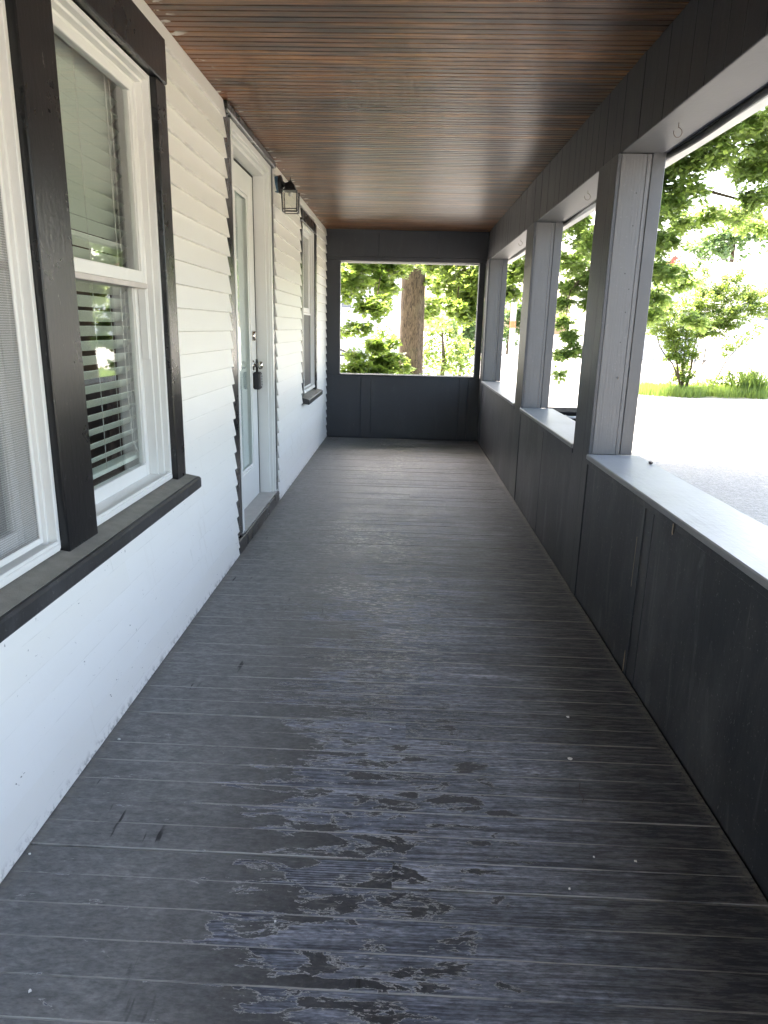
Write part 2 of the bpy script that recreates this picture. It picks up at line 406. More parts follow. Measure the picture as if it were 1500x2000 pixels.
M['bin'] = simple("black bin plastic", (0.016, 0.016, 0.018), 0.85, 0.2, 8, 0.2, 0.0, 0.08)
M['greyplastic'] = simple("grey handle plastic", (0.35, 0.35, 0.36), 0.45)
M['carpaint'] = simple("white car paint", (0.75, 0.75, 0.76), 0.25, 0.03, 1, 0.0)
M['tyre'] = simple("tyre rubber", (0.012, 0.012, 0.012), 0.8)
M['galv'] = simple("galvanised steel", (0.40, 0.41, 0.42), 0.4, 0.15, 10, 0.1, 0.6)
M['whitepaint'] = simple("white post paint", (0.75, 0.75, 0.73), 0.5)
M['orange'] = simple("orange marker", (0.55, 0.14, 0.05), 0.6)
M['bluetarp'] = simple("blue tarp", (0.10, 0.25, 0.60), 0.5)
M['barewood'] = simple('bare split wood', (0.42, 0.34, 0.25), 0.8, 0.3, 60, 0.3)
M['wire'] = simple("black wire", (0.02, 0.02, 0.02), 0.6)

# ------------------------------------------------------------------ mesh helpers
class MB:
    def __init__(self):
        self.bm = bmesh.new()
    def box(self, x0, x1, y0, y1, z0, z1, c=0.0):
        b = bmesh.new()
        bmesh.ops.create_cube(b, size=1.0)
        for v in b.verts:
            v.co = Vector((x0 + (v.co.x + .5) * (x1 - x0), y0 + (v.co.y + .5) * (y1 - y0), z0 + (v.co.z + .5) * (z1 - z0)))
        if c: bmesh.ops.bevel(b, geom=b.edges[:], offset=c, segments=1, affect='EDGES')
        return self._merge(b)
    def _merge(self, b):
        me = bpy.data.meshes.new('tmp')
        b.to_mesh(me); b.free()
        self.bm.from_mesh(me)
        bpy.data.meshes.remove(me)
        return self
    def prism(self, pts, y0, y1, axis='Y'):
        # outline pts (a, b) swept along an axis; Y: (x,z), Z: (x,y), X: (y,z)
        n = len(pts)
        def V(a, b, s):
            return {'Y': (a, s, b), 'Z': (a, b, s), 'X': (s, a, b)}[axis]
        v0 = [self.bm.verts.new(V(a, b, y0)) for a, b in pts]
        v1 = [self.bm.verts.new(V(a, b, y1)) for a, b in pts]
        fs = [self.bm.faces.new(v0), self.bm.faces.new(v1[::-1])]
        for i in range(n):
            j = (i + 1) % n
            fs.append(self.bm.faces.new((v0[j], v0[i], v1[i], v1[j])))
        bmesh.ops.recalc_face_normals(self.bm, faces=fs)
        return self
    def tube(self, pts, rad, sides=8, cap=True):
        pts = [Vector(p) for p in pts]
        rad = rad if isinstance(rad, (list, tuple)) else [rad] * len(pts)
        rings = []
        up = Vector((0, 0, 1))
        prev = None
        for i, p in enumerate(pts):
            d = (pts[min(i + 1, len(pts) - 1)] - pts[max(i - 1, 0)]).normalized()
            if prev is None:
                a = d.cross(up if abs(d.z) < 0.95 else Vector((1, 0, 0))).normalized()
            else:
                a = (prev - d * prev.dot(d)).normalized()
            prev = a
            b = d.cross(a)
            rings.append([self.bm.verts.new(p + (a * math.cos(2 * PI * k / sides) + b * math.sin(2 * PI * k / sides)) * rad[i]) for k in range(sides)])
        for r0, r1 in zip(rings, rings[1:]):
            for k in range(sides):
                self.bm.faces.new((r0[k], r0[(k + 1) % sides], r1[(k + 1) % sides], r1[k]))
        if cap:
            self.bm.faces.new(rings[0][::-1]); self.bm.faces.new(rings[-1])
        return self
    def lathe(self, prof, origin, axis='X', sides=20):
        o = Vector(origin)
        rings = []
        for (r, h) in prof:
            ring = []
            for k in range(sides):
                a = 2 * PI * k / sides
                c, s = math.cos(a) * r, math.sin(a) * r
                ring.append(self.bm.verts.new(o + Vector({'X': (h, c, s), 'Z': (c, s, h), 'Y': (c, h, s)}[axis])))
            rings.append(ring)
        fs = []
        for r0, r1 in zip(rings, rings[1:]):
            for k in range(sides):
                fs.append(self.bm.faces.new((r0[k], r0[(k + 1) % sides], r1[(k + 1) % sides], r1[k])))
        fs.append(self.bm.faces.new(rings[0][::-1])); fs.append(self.bm.faces.new(rings[-1]))
        bmesh.ops.recalc_face_normals(self.bm, faces=fs)
        return self
    def build(self, name, mat, parent=None, smooth=False, loc=None):
        me = bpy.data.meshes.new(name)
        self.bm.to_mesh(me); self.bm.free()
        me.materials.append(M[mat] if isinstance(mat, str) else mat)
        if smooth:
            me.polygons.foreach_set('use_smooth', [True] * len(me.polygons))
        return link(name, me, parent, loc)

def link(name, me, parent=None, loc=None):
    o = bpy.data.objects.new(name, me)
    COL.objects.link(o)
    if parent is not None: o.parent = parent
    if loc is not None: o.location = loc
    return o
def tag(o, label=None, cat=None, group=None, kind=None):
    if label: o['label'] = label
    if cat: o['category'] = cat
    if group: o['group'] = group
    if kind: o['kind'] = kind
    return o
def empty(name, parent=None, **k):
    o = bpy.data.objects.new(name, None)
    COL.objects.link(o)
    if parent is not None: o.parent = parent
    return tag(o, **k)
def copy_tree(o, parent=None):
    c = o.copy(); COL.objects.link(c)
    if parent is not None: c.parent = parent
    for ch in o.children: copy_tree(ch, c)
    return c
def box(name, mat, parent, *a, c=0.0, loc=None):
    return MB().box(*a, c=c).build(name, mat, parent, loc=loc)

# ================================================================== ground
lr = MB()
lr.prism([(13.0, 4.0), (13.5, 17.0), (15.2, 23.6), (45, 24.2), (45, -8), (13.0, -8)], -0.499, -0.484, 'Z')
tag(lr.build('lawn', 'lawn'), 'lawn on the open side of the drive', kind='structure')
ground = MB().box(-300, 300, -200, 500, -1.0, -0.5).build('ground', 'gravel')
tag(ground, 'pale gravel drive and yard around the porch', kind='structure')
lw = MB()
lw.prism([(9.3, 24.6), (10.2, 24.1), (10.8, 23.75), (11.5, 23.9), (12.2, 23.7), (13.1, 24.1), (14.5, 24.2), (20, 24.6), (45, 25), (45, 27.5), (20, 28), (12, 28.5), (9.4, 26.5)], -0.499, -0.485, 'Z')
tag(lw.build('lawn', 'lawn'), 'strip of bright lawn beyond the gravel drive', kind='structure')

# ================================================================== porch floor
floor = empty('porch_floor', label='worn dark painted board floor of the porch', kind='structure')
PITCH, Y0 = 0.1078, 1.31
pm_cache = {}
def plank_mesh(L):
    L = round(L, 3)
    if L not in pm_cache:
        b = MB().box(-L / 2, L / 2, -PITCH / 2 + 0.0005, PITCH / 2 - 0.0005, -0.03, 0.0, c=0.0012)
        me = bpy.data.meshes.new('plank'); b.bm.to_mesh(me); b.bm.free()
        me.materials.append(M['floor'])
        pm_cache[L] = me
    return pm_cache[L]
k0 = int(math.floor((-2.6 - Y0) / PITCH)); k1 = int(math.ceil((10.0 - Y0) / PITCH))
JOINT = {3: 1.12, 10: 1.16, 21: 1.3, 33: 0.8, 47: 1.2}
for k in range(k0, k1):
    yc = Y0 + (k + .5) * PITCH
    if yc + PITCH / 2 > 10.03: break
    dz = rnd.uniform(-0.0012, 0.0012)
    spans = [(0.005, 2.188)]
    if k in JOINT: spans = [(0.005, JOINT[k] - 0.0003), (JOINT[k] + 0.0003, 2.188)]
    for a, b in spans:
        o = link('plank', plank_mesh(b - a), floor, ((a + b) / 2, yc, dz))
        o.rotation_euler = (rnd.uniform(-0.006, 0.006), 0, -0.009)
box('floor_joist_deck', 'gap', floor, 0.0, 2.19, -2.6, 10.0, -0.09, -0.036)

# ================================================================== porch ceiling
ceil = empty('porch_ceiling', label='stained brown beadboard ceiling of the porch', kind='structure')
H = 2.828
CP = 0.109
prof = []
q = CP / 4
def groove(c, w_=0.0058, d=0.010): return [(c - w_, 0), (c - w_ * .5, d), (c + w_ * .5, d), (c + w_, 0)]
pts = [(-CP / 2, 0.010), (-CP / 2 + 0.0032, 0.010), (-CP / 2 + 0.0055, 0)] + groove(-0.0035) + [(CP / 2 - 0.0055, 0), (CP / 2 - 0.0032, 0.010), (CP / 2, 0.010), (CP / 2, 0.02), (-CP / 2, 0.02)]
cb = MB().prism(pts, -1.11, 1.11, 'X')
cme = bpy.data.meshes.new('beadboard'); cb.bm.to_mesh(cb and cme); cb.bm.free(); cme.materials.append(M['ceiling'])
y = -2.6
while y < 9.99:
    o = link('beadboard', cme, ceil, (1.10, y + CP / 2, H + rnd.uniform(0, 0.0012)))
    o.rotation_euler = (0, 0, -0.010)
    y += CP
box('ceiling_deck', 'gap', ceil, -0.02, 2.42, -2.6, 10.1, H + 0.021, H + 0.05)

# ================================================================== house
house = empty('house', label='white clapboard house with black window and door trim along the porch', cat='house')
# openings in the wall sheet: (y0, y1, z0, z1)
OPEN = [(1.10, 2.13, 0.80, 2.565), (2.352, 3.33, 0.80, 2.565), (4.70, 6.04, 0.0, 2.775), (7.70, 8.72, 0.79, 2.60)]
ys = sorted({-2.6, 10.1, *[a for o in OPEN for a in o[:2]]})
wm = MB()
for a, b in zip(ys, ys[1:]):
    zs = [(-0.4, 3.2)]
    for (oa, ob, z0, z1) in OPEN:
        if a >= oa - 1e-6 and b <= ob + 1e-6: zs = [(-0.4, z0), (z1, 3.2)]
    for z0, z1 in zs:
        if z1 > z0: wm.box(-0.26, -0.03, a, b, z0, z1)
wm.build('wall_core', 'sheath', house)
# clapboards
CPZ = 0.1115
CZ0 = 2.734 - 25 * CPZ
cl_cache = {}
def clap(y0, y1, zb, h=CPZ + 0.012):
    key = (round(y1 - y0, 3), round(h, 4))
    if key not in cl_cache:
        L = key[0]
        top = 0.012 - 0.020 * (h / (CPZ + 0.012))
        b = MB().prism([(-0.028, 0.002), (0.010, 0.0), (0.013, 0.002), (top + 0.001, h), (-0.028, h)], -L / 2, L / 2, 'Y')
        me = bpy.data.meshes.new('clapboard'); b.bm.to_mesh(me); b.bm.free(); me.materials.append(M['siding'])
        cl_cache[key] = me
    o = link('clapboard', cl_cache[key], house, (rnd.uniform(-0.0012, 0.0012), (y0 + y1) / 2, zb))
    o.rotation_euler = (rnd.uniform(-0.0006, 0.0006), rnd.uniform(-0.006, 0.006), 0)
BLOCK = [(0.85, 3.38, 0.755, 2.735), (4.525, 6.115, -1, 3), (7.60, 8.81, 0.70, 2.72)]
for k in range(27):
    zb = CZ0 + k * CPZ
    h = CPZ + 0.012
    if zb < 0.0:
        if zb + h < 0.03: continue
        h += zb - 0.004; zb = 0.004
    if zb + h > H: h = H - zb - 0.002
    if h < 0.012: continue
    segs = [(-2.6, 9.998)]
    for (a, b, z0, z1) in BLOCK:
        if zb + CPZ * .6 > z0 and zb + CPZ * 0.25 < z1:
            ns = []
            for s, e in segs:
                if e <= a or s >= b: ns.append((s, e)); continue
                if s < a: ns.append((s, a))
                if e > b: ns.append((b, e))
            segs = ns
    for s, e in segs:
        if s == -2.6 and e > 3.9 and rnd.random() < .7:
            j = rnd.choice([0.2, 1.4, 2.6, 3.3]) + rnd.uniform(-.2, .2)
            clap(s, j - 0.0005, zb, h); clap(j + 0.0005, e, zb, h)
        else: clap(s, e, zb, h)

# rooms seen through the glass
def room(y0, y1, z0, z1, x0, mat):
    b = MB()
    b.box(x0 - .05, x0, y0, y1, z0, z1)
    b.box(x0, -0.265, y0 - .05, y0, z0, z1); b.box(x0, -0.265, y1, y1 + .05, z0, z1)
    b.box(x0, -0.265, y0, y1, z0 - .05, z0); b.box(x0, -0.265, y0, y1, z1, z1 + .05)
    return b.build('interior_room', mat, house)
room(0.4, 4.2, 0.05, 2.75, -3.2, 'room')
room(4.45, 6.5, 0.0, 2.8, -2.2, 'frost')
room(7.2, 9.3, 0.05, 2.75, -2.6, 'room')

# ---- sash windows
def sash_window(y0, y1, z0, z1, zm, screen=None, deep=True):
    W = empty('window', house)
    fx = 0.004
    # stepped vinyl frame (jambs, head, sill)
    for (a, b, x0, x1) in [(0.0, 0.020, -0.10, fx), (0.020, 0.033, -0.10, -0.022), (0.033, 0.045, -0.10, -0.048)]:
        f = MB()
        f.box(x0, x1, y0 + a, y0 + b, z0, z1 - a, c=0.002)
        f.box(x0, x1, y1 - b, y1 - a, z0, z1 - a, c=0.002)
        f.box(x0, x1, y0 + b, y1 - b, z1 - b, z1 - a, c=0.002)
        f.build('frame', 'vinyl', W)
    f = MB().box(-0.10, 0.012, y0 + .020, y1 - .020, z0, z0 + 0.022, c=0.003)
    f.box(-0.004, 0.008, y0 + .020, y1 - .020, z0 + 0.022, z0 + 0.034, c=0.002)
    f.build('frame_sill', 'vinyl', W)
    a0, a1 = y0 + 0.045, y1 - 0.045
    rail = 0.036
    def sash(xf, zb, zt, bot, top, matb='vinyl'):
        s = MB()
        t_ = 0.035
        s.box(xf - t_, xf, a0, a0 + rail, zb, zt, c=0.003)
        s.box(xf - t_, xf, a1 - rail, a1, zb, zt, c=0.003)
        s.box(xf - t_, xf, a0 + rail, a1 - rail, zt - top, zt, c=0.003)
        s.box(xf - t_, xf, a0 + rail, a1 - rail, zb, zb + bot, c=0.003)
        for e in (0.006,):
            s.box(xf - t_ + .008, xf - .010, a0 + rail, a0 + rail + e, zb + bot, zt - top)
            s.box(xf - t_ + .008, xf - .010, a1 - rail - e, a1 - rail, zb + bot, zt - top)
        s.build('sash', matb, W)
        box('pane', 'glass', W, xf - 0.020, xf - 0.016, a0 + rail, a1 - rail, zb + bot, zt - top)
    sash(-0.050, zm - 0.02, z1 - 0.042, 0.050, 0.036)
    sash(-0.088, z0 + 0.022, zm + 0.018, 0.060, 0.045)
    # dirty underside lip of the meeting rail
    box('meeting_rail', 'dirtyvinyl', W, -0.088, -0.0465, y0 + 0.034, y1 - 0.034, zm - 0.042, zm - 0.0195, c=0.003)
    # balance covers beside the lower sash
    for yy in (y0 + 0.033, y1 - 0.053):
        box('balance_cover', 'vinyl', W, -0.085, -0.052, yy, yy + 0.02, zm - 0.35, zm - 0.045, c=0.002)
    if screen:
        box('insect_screen', screen, W, -0.040, -0.0385, y0 + 0.036, y1 - 0.036, z0 + 0.05, zm - 0.05 if screen == 'darkscreen' else z1 - 0.06)
        sf = MB()
        zt = zm - 0.03 if screen == 'darkscreen' else z1 - 0.056
        sf.box(-0.044, -0.034, y0 + 0.034, y0 + 0.050, z0 + 0.03, zt, c=0.002); sf.box(-0.044, -0.034, y1 - 0.050, y1 - 0.034, z0 + 0.03, zt, c=0.002)
        sf.box(-0.044, -0.034, y0 + 0.050, y1 - 0.050, z0 + 0.03, z0 + 0.05, c=0.002)
        sf.box(-0.044, -0.034, y0 + 0.050, y1 - 0.050, zt - 0.02, zt, c=0.002)
        sf.build('screen_frame', 'vinyl', W)
    return W
WL = sash_window(1.16, 2.13, 0.825, 2.55, 1.73, 'screen')
WR = sash_window(2.352, 3.25, 0.825, 2.55, 1.735)
WF = sash_window(7.76, 8.68, 0.815, 2.60, 1.72, 'darkscreen')
WL['label'] = 'window with grey insect screen'
WF['label'] = 'narrow far window with dark screen in its lower half'
# ---- black casings
K = empty('window_casing', house)
box('casing_board', 'casing', K, -0.02, 0.030, 2.132, 2.350, 0.80, 2.575, c=0.004)
box('casing_board', 'casing', K, -0.02, 0.030, 3.252, 3.380, 0.80, 2.552, c=0.004)
box('casing_board', 'casing', K, -0.02, 0.030, 0.95, 1.158, 0.80, 2.577, c=0.004)
b = MB().box(-0.02, 0.036, 2.3522, 3.386, 2.5555, 2.735, c=0.005)
b.box(-0.02, 0.036, 0.94, 2.3518, 2.5785, 2.735, c=0.005)
b.build('head_casing', 'casing', K)
# sill: sloped board with eased nose
def sill(y0, y1, zt, xn):
    s = empty('window_sill', house)
    MB().prism([(-0.03, zt - 0.065), (xn, zt - 0.078), (xn + 0.004, zt - 0.072), (xn + 0.004, zt - 0.030), (xn - 0.004, zt - 0.022), (-0.03, zt)], y0, y1).build('sill_board', 'sill', s)
    MB().prism([(-0.025, zt + 0.0002), (xn - 0.012, zt - 0.0195), (xn - 0.012, zt - 0.0180), (-0.025, zt + 0.0017)], y0 + 0.006, y1 - 0.008).build('dust_layer', 'dustsill', s)
    return s
sill(0.9, 3.40, 0.822, 0.095)
sill(7.60, 8.86, 0.79, 0.080)
F2 = empty('window_casing', house)
box('casing_board', 'casing', F2, -0.03, 0.0, 7.602, 7.758, 0.70, 2.60, c=0.003)
box('casing_board', 'casing', F2, -0.03, 0.020, 8.682, 8.805, 0.78, 2.60, c=0.003)
box('head_casing', 'casing', F2, -0.03, 0.018, 7.602, 8.805, 2.603, 2.715, c=0.003)

# ---- door
D = empty('door', house)
DX = -0.135
dy0, dy1, dz0, dz1 = 4.83, 5.922, 0.115, 2.668
gy0, gy1, gz0, gz1 = 5.02, 5.66, 0.42, 2.48
s = MB()
s.box(DX - 0.045, DX, dy0, gy0, dz0, dz1); s.box(DX - 0.045, DX, gy1, dy1, dz0, dz1)
s.box(DX - 0.045, DX, gy0, gy1, dz0, gz0); s.box(DX - 0.045, DX, gy0, gy1, gz1, dz1)
s.build('door_slab', 'door', D)
m_ = MB()
for e, x1 in ((0.0, 0.014), (0.028, 0.007)):
    w_ = 0.028
    A = (gy0 - 0.045 + e, gy1 + 0.045 - e, gz0 - 0.045 + e, gz1 + 0.045 - e)
    m_.box(DX + .0005, DX + x1, A[0], A[0] + w_, A[2], A[3], c=0.003); m_.box(DX + .0005, DX + x1, A[1] - w_, A[1], A[2], A[3], c=0.003)
    m_.box(DX + .0005, DX + x1, A[0] + w_, A[1] - w_, A[2], A[2] + w_, c=0.003); m_.box(DX + .0005, DX + x1, A[0] + w_, A[1] - w_, A[3] - w_, A[3], c=0.003)
m_.build('glass_moulding', 'door', D)
box('door_glass', 'glass', D, DX - 0.012, DX - 0.007, gy0, gy1, gz0, gz1)
box('enclosed_blind', 'frost', D, DX - 0.032, DX - 0.028, gy0, gy1, gz0, gz1)
g = MB()
g.box(DX - 0.04, DX + 0.002, dy1 + .0005, dy1 + 0.0175, dz0, dz1 + 0.016); g.box(DX - 0.04, DX + 0.002, dy0 - .01, dy1 + .0005, dz1 + .0005, dz1 + 0.016)
g.build('weatherstrip', 'gap', D)
def knobset(z, knob):
    kb = empty('door_knob' if knob else 'deadbolt', D)
    yk = 5.79
    if knob:
        MB().lathe([(0.040, 0.0005), (0.042, 0.004), (0.032, 0.010), (0.012, 0.012), (0.012, 0.036), (0.026, 0.046), (0.034, 0.060), (0.030, 0.074), (0.014, 0.081)], (DX, yk, z)).build('knob_body', 'chrome', kb, True)
    else:
        MB().lathe([(0.040, 0.0005), (0.042, 0.006), (0.038, 0.024), (0.030, 0.028), (0.010, 0.028)], (DX, yk, z)).build('bolt_body', 'chrome', kb, True)
        box('key_slot', 'gap', kb, DX + 0.0285, DX + 0.0295, yk - 0.003, yk + 0.003, z - 0.012, z + 0.012)
knobset(1.225, True)
knobset(1.46, False)
# jambs, brickmould, head
J = empty('door_frame', house)
for (a, b, x0, x1) in [(0.0, 0.045, -0.03, -0.004), (0.045, 0.062, -0.09, -0.020), (0.062, 0.090, -0.20, -0.045)]:
    f = MB()
    f.box(x0, x1, 4.715 + a, 4.715 + b, 0.10, 2.775 - a, c=0.002); f.box(x0, x1, 6.03 - b, 6.03 - a, 0.10, 2.775 - a, c=0.002)
    f.box(x0, x1, 4.715 + b, 6.03 - b, 2.775 - b, 2.775 - a, c=0.002)
    f.build('brickmould', 'door', J)
f = MB()
f.box(-0.21, -0.1, 5.9685, 6.03, 0.115, 2.73); f.box(-0.21, -0.1, 4.715, 4.818, 0.115, 2.73)
f.build('door_stop', 'door', J)
box('casing_board', 'casing', J, -0.03, -0.008, 4.527, 4.713, 0.11, 2.775, c=0.003)
box('casing_board', 'casing', J, -0.03, -0.006, 6.032, 6.113, 0.11, 2.775, c=0.003)
box('head_casing', 'casing', J, -0.03, 0.022, 4.527, 6.113, 2.777, 2.826, c=0.003)
box('riser_board', 'casing', J, -0.03, 0.014, 4.520, 6.055, 0.001, 0.100, c=0.003)
box('threshold', 'threshold', J, -0.20, 0.004, 4.73, 6.02, 0.1005, 0.114, c=0.003)

# ---- rest of the house: upper wall, main roof, porch roof
box('upper_wall', 'sheath', house, -8.0, -0.03, -8.0, 10.1, 3.2, 5.6)
b = MB().box(-8.0, -0.27, 9.95, 10.1, -0.5, 3.2); b.box(-8.0, -7.9, -8, 9.95, -0.5, 3.2); b.box(-7.9, -0.03, -8, -7.9, -0.5, 3.2); b.box(-0.26, -0.03, -7.9, -2.6, -.5, 3.2)
b.build('outer_wall', 'siding', house)
MB().prism([(-8.5, 5.45), (-8.4, 5.6), (-4.0, 8.6), (0.4, 5.6), (0.5, 5.45), (-4.0, 8.4)], -8.4, 10.5).build('roof', 'roofing', house)
MB().prism([(-0.029, 3.45), (-0.029, 3.55), (2.62, 2.98), (2.62, 2.90)], -2.9, 10.45).build('porch_roof', 'roofing', house)

# ================================================================== blinds
def blind(y0, y1, zt, zb, x, label, zopen, loc='a'):
    B = empty('window_blind', label=label, cat='blind', group='slat blinds in the house windows')
    me_cache = {}
    z, pitch = zt - 0.05, 0.0578
    hw = 0.0315
    b = MB().box(-hw, hw, y0, y1, -0.0014, 0.0014)
    me = bpy.data.meshes.new('slat'); b.bm.to_mesh(me); b.bm.free(); me.materials.append(M['slat'])
    while z > zb + 0.05:
        o = link('slat', me, B, (x, 0, z))
        o.rotation_euler = (0, math.radians(-zopen) + rnd.uniform(-0.02, 0.02), 0)
        z -= pitch
    box('bottom_rail', 'slat', B, x - hw, x + hw, y0, y1, zb, zb + 0.020, c=0.003)
    box('head_rail', 'slat', B, x - hw, x + hw, y0, y1, zt - 0.02, zt + 0.035, c=0.003)
    for yy in (y0 + 0.13, (y0 + y1) / 2 + .02, y1 - 0.10):
        MB().tube([(x + hw + .002, yy, zt - .02), (x + hw + .002, yy + .004, (zt + zb) / 2), (x + hw + .002, yy, zb + .02)], 0.0016, 5).build('ladder_cord', 'cord', B)
        MB().tube([(x - hw - .002, yy, zt - .02), (x - hw - .002, yy, zb + .02)], 0.0014, 5).build('ladder_cord', 'cord', B)
    yy = y1 - 0.16
    MB().tube([(x + hw + .008, yy, zt - .02), (x + hw + .010, yy, 1.25), (x + hw + .010, yy + .02, 1.02), (x + hw + .012, yy + .07, 0.96)], 0.0022, 5).build('pull_cord', 'cord', B)
    return B
blind(2.38, 3.262, 2.60, 0.925, -0.168, 'pale slat blind behind the clear window beside the black mullion', 39)
blind(1.18, 2.02, 2.60, 0.905, -0.185, 'pale slat blind behind the window with grey insect screen', 20)
blind(7.85, 8.60, 2.55, 0.95, -0.20, 'pale slat blind in the far window beyond the lantern', 47)
cu = MB()
for i in range(9):
    cu.tube([(-0.30 - 0.012 * (i % 2), 3.30 + 0.03 * i, 0.85), (-0.30 - .012 * (i % 2), 3.31 + 0.03 * i, 2.68)], 0.020, 8)
tag(cu.build('curtain', 'curtain'), 'brown curtain hanging at the edge of the clear window', 'curtain')

# ================================================================== porch side: half wall, columns, beam
hw_ = empty('half_wall', label='charcoal panelled half wall along the open side of the porch', cat='half wall')
X0 = 2.19
COLS = [(0.50, 0.87), (3.965, 4.335), (6.37, 6.75), (9.66, 9.99)]
panels = [(-2.6, 0.498), (0.872, 2.866), (2.870, 3.963), (4.337, 5.30), (5.304, 6.368), (6.752, 9.658)]
for a, b_ in panels:
    dx = rnd.uniform(0, 0.004)
    box('wall_panel', 'panel', hw_, X0 + dx, X0 + 0.022, a, b_, 0.002, 0.812, c=0.0015)
for a, b_ in [(-2.6, 0.498), (0.872, 3.963), (4.337, 6.368), (6.752, 9.658)]:
    box('top_rail', 'panel', hw_, X0 - 0.006, X0 + 0.022, a, b_, 0.8135, 0.842, c=0.002)
    # worn ledge board with eased nose
    bb = MB().box(X0 - 0.016, 2.475, a, b_, 0.8435, 0.872, c=0.005)
    bb.build('ledge', 'ledge', hw_)
box('outer_sheathing', 'panel', hw_, 2.40, 2.425, -2.6, 9.99, -0.5, 0.842)
box('batten', 'panel', hw_, X0 - 0.004, X0 + .0005, 2.960, 2.985, 0.002, 0.812, c=0.001)
MB().prism([(2.613, .822), (2.617, .800), (2.626, .792), (2.630, .806), (2.627, .830), (2.620, .842)], X0 - 0.0075, X0 - 0.0065, 'X').build('split', 'gap', hw_)
MB().prism([(2.6285, .79), (2.634, .80), (2.632, .835), (2.629, .825)], X0 - 0.0105, X0 - 0.0066, 'X').build('splinter', 'barewood', hw_)
MB().prism([(2.998, .004), (3.006, .004), (3.005, .085), (3.002, .11), (2.999, .06)], X0 - 0.003, X0 - 0.0003, 'X').build('bare_strip', 'barewood', hw_)
MB().prism([(3.028, .42), (3.030, .42), (3.031, .66), (3.029, .66)], X0 - 0.0018, X0 - 0.0003, 'X').build('bare_strip', 'barewood', hw_)
for (a, b_), lab in zip(COLS, ['charcoal boxed porch column at the viewer end of the half wall', 'big charcoal boxed porch column nearest in view, with knots and a small nail', 'middle charcoal porch column with diagonal scratches', 'far charcoal porch column in the corner by the end wall']):
    c_ = empty('porch_column', label=lab, cat='column', group='boxed columns along the porch rail')
    zt = 2.448
    seam = a + 0.125
    box('inner_board', 'colin', c_, X0 - 0.004, X0 + 0.016, a, seam - 0.0012, 0.002, zt, c=0.002)
    box('inner_board', 'colin', c_, X0 - 0.003, X0 + 0.016, seam + 0.0012, b_, 0.002, zt, c=0.002)
    for yy0, yy1, bz in ((a - 0.001, a + 0.019, 0.873), (b_ - 0.019, b_ + 0.001, 0.873)):
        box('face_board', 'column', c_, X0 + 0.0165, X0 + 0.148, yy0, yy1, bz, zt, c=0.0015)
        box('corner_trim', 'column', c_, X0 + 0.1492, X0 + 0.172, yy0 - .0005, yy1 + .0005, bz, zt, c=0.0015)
    box('outer_board', 'colout', c_, X0 + 0.1728, 2.432, a - 0.006, b_ + 0.006, 0.873, zt + 0.05, c=0.003)
    if abs(a - 3.965) < .01:
        for (xx, zz) in ((2.30, 1.50), (2.285, 1.86), (2.31, 1.66), (2.30, 2.10), (2.30, 2.26), (2.315, 1.78)):
            kn = MB().lathe([(0.0035, 0.0004), (0.003, -0.0006)], (xx, a - 0.0012, zz), 'Y', 8)
            kn.build('knot', 'gap', c_)
        MB().tube([(2.305, a - 0.002, 1.31), (2.305, a - 0.016, 1.306)], 0.0016, 6).tube([(2.305, a - 0.016, 1.316), (2.305, a - 0.016, 1.296)], 0.002, 6).build('nail', 'steel', c_)

beam = empty('porch_beam', label='charcoal boarded beam over the porch columns', cat='beam')
yb = -2.6
while yb < 9.98:
    wd = 0.155 + rnd.uniform(-0.03, 0.03)
    e = min(yb + wd, 9.985)
    box('beam_board', 'beam', beam, 2.200 + rnd.uniform(0, .0025), 2.222, yb + 0.0012, e - 0.0012, 2.452, H - 0.001, c=0.0018)
    yb = e
box('beam_core', 'beam', beam, 2.223, 2.405, -2.6, 9.985, 2.468, 2.86)
for a, b_ in [(-2.6, 0.499), (0.871, 3.958), (4.342, 6.363), (6.757, 9.652)]:
    box('soffit_board', 'soffit', beam, 2.2035, 2.415, a, b_, 2.4505, 2.466, c=0.002)
box('outer_fascia', 'beam', beam, 2.416, 2.440, -2.6, 9.985, 2.455, 2.86)
# dark cable and the white eave beyond the beam
pts = []
for i in range(140):
    yy = -2.5 + i * 0.0905
    pts.append((2.452 + 0.006 * math.sin(yy * 2.1), yy, 2.452 + 0.010 * math.sin(yy * 1.3 + 1) + 0.006 * math.sin(yy * 4.7)))
tag(MB().tube(pts, 0.016, 8).build('cable', 'wire', smooth=True), 'black cable running along the outer edge of the beam soffit', 'cable')
ev = empty('eave', label='white painted eave board outside the porch beam', cat='eave')
for a, b_ in [(-2.6, 2.75), (2.753, 6.4), (6.403, 10.4)]:
    MB().prism([(2.475, 2.47), (2.50, 2.455), (2.565, 2.462), (2.57, 2.60), (2.62, 2.90), (2.475, 2.90)], a, b_).build('eave_board', 'eave', ev)
MB().prism([(2.57, 2.475), (2.66, 2.54), (2.67, 2.66), (2.572, 2.66)], 0.5, 3.15).build('gutter_end', 'eave', ev)

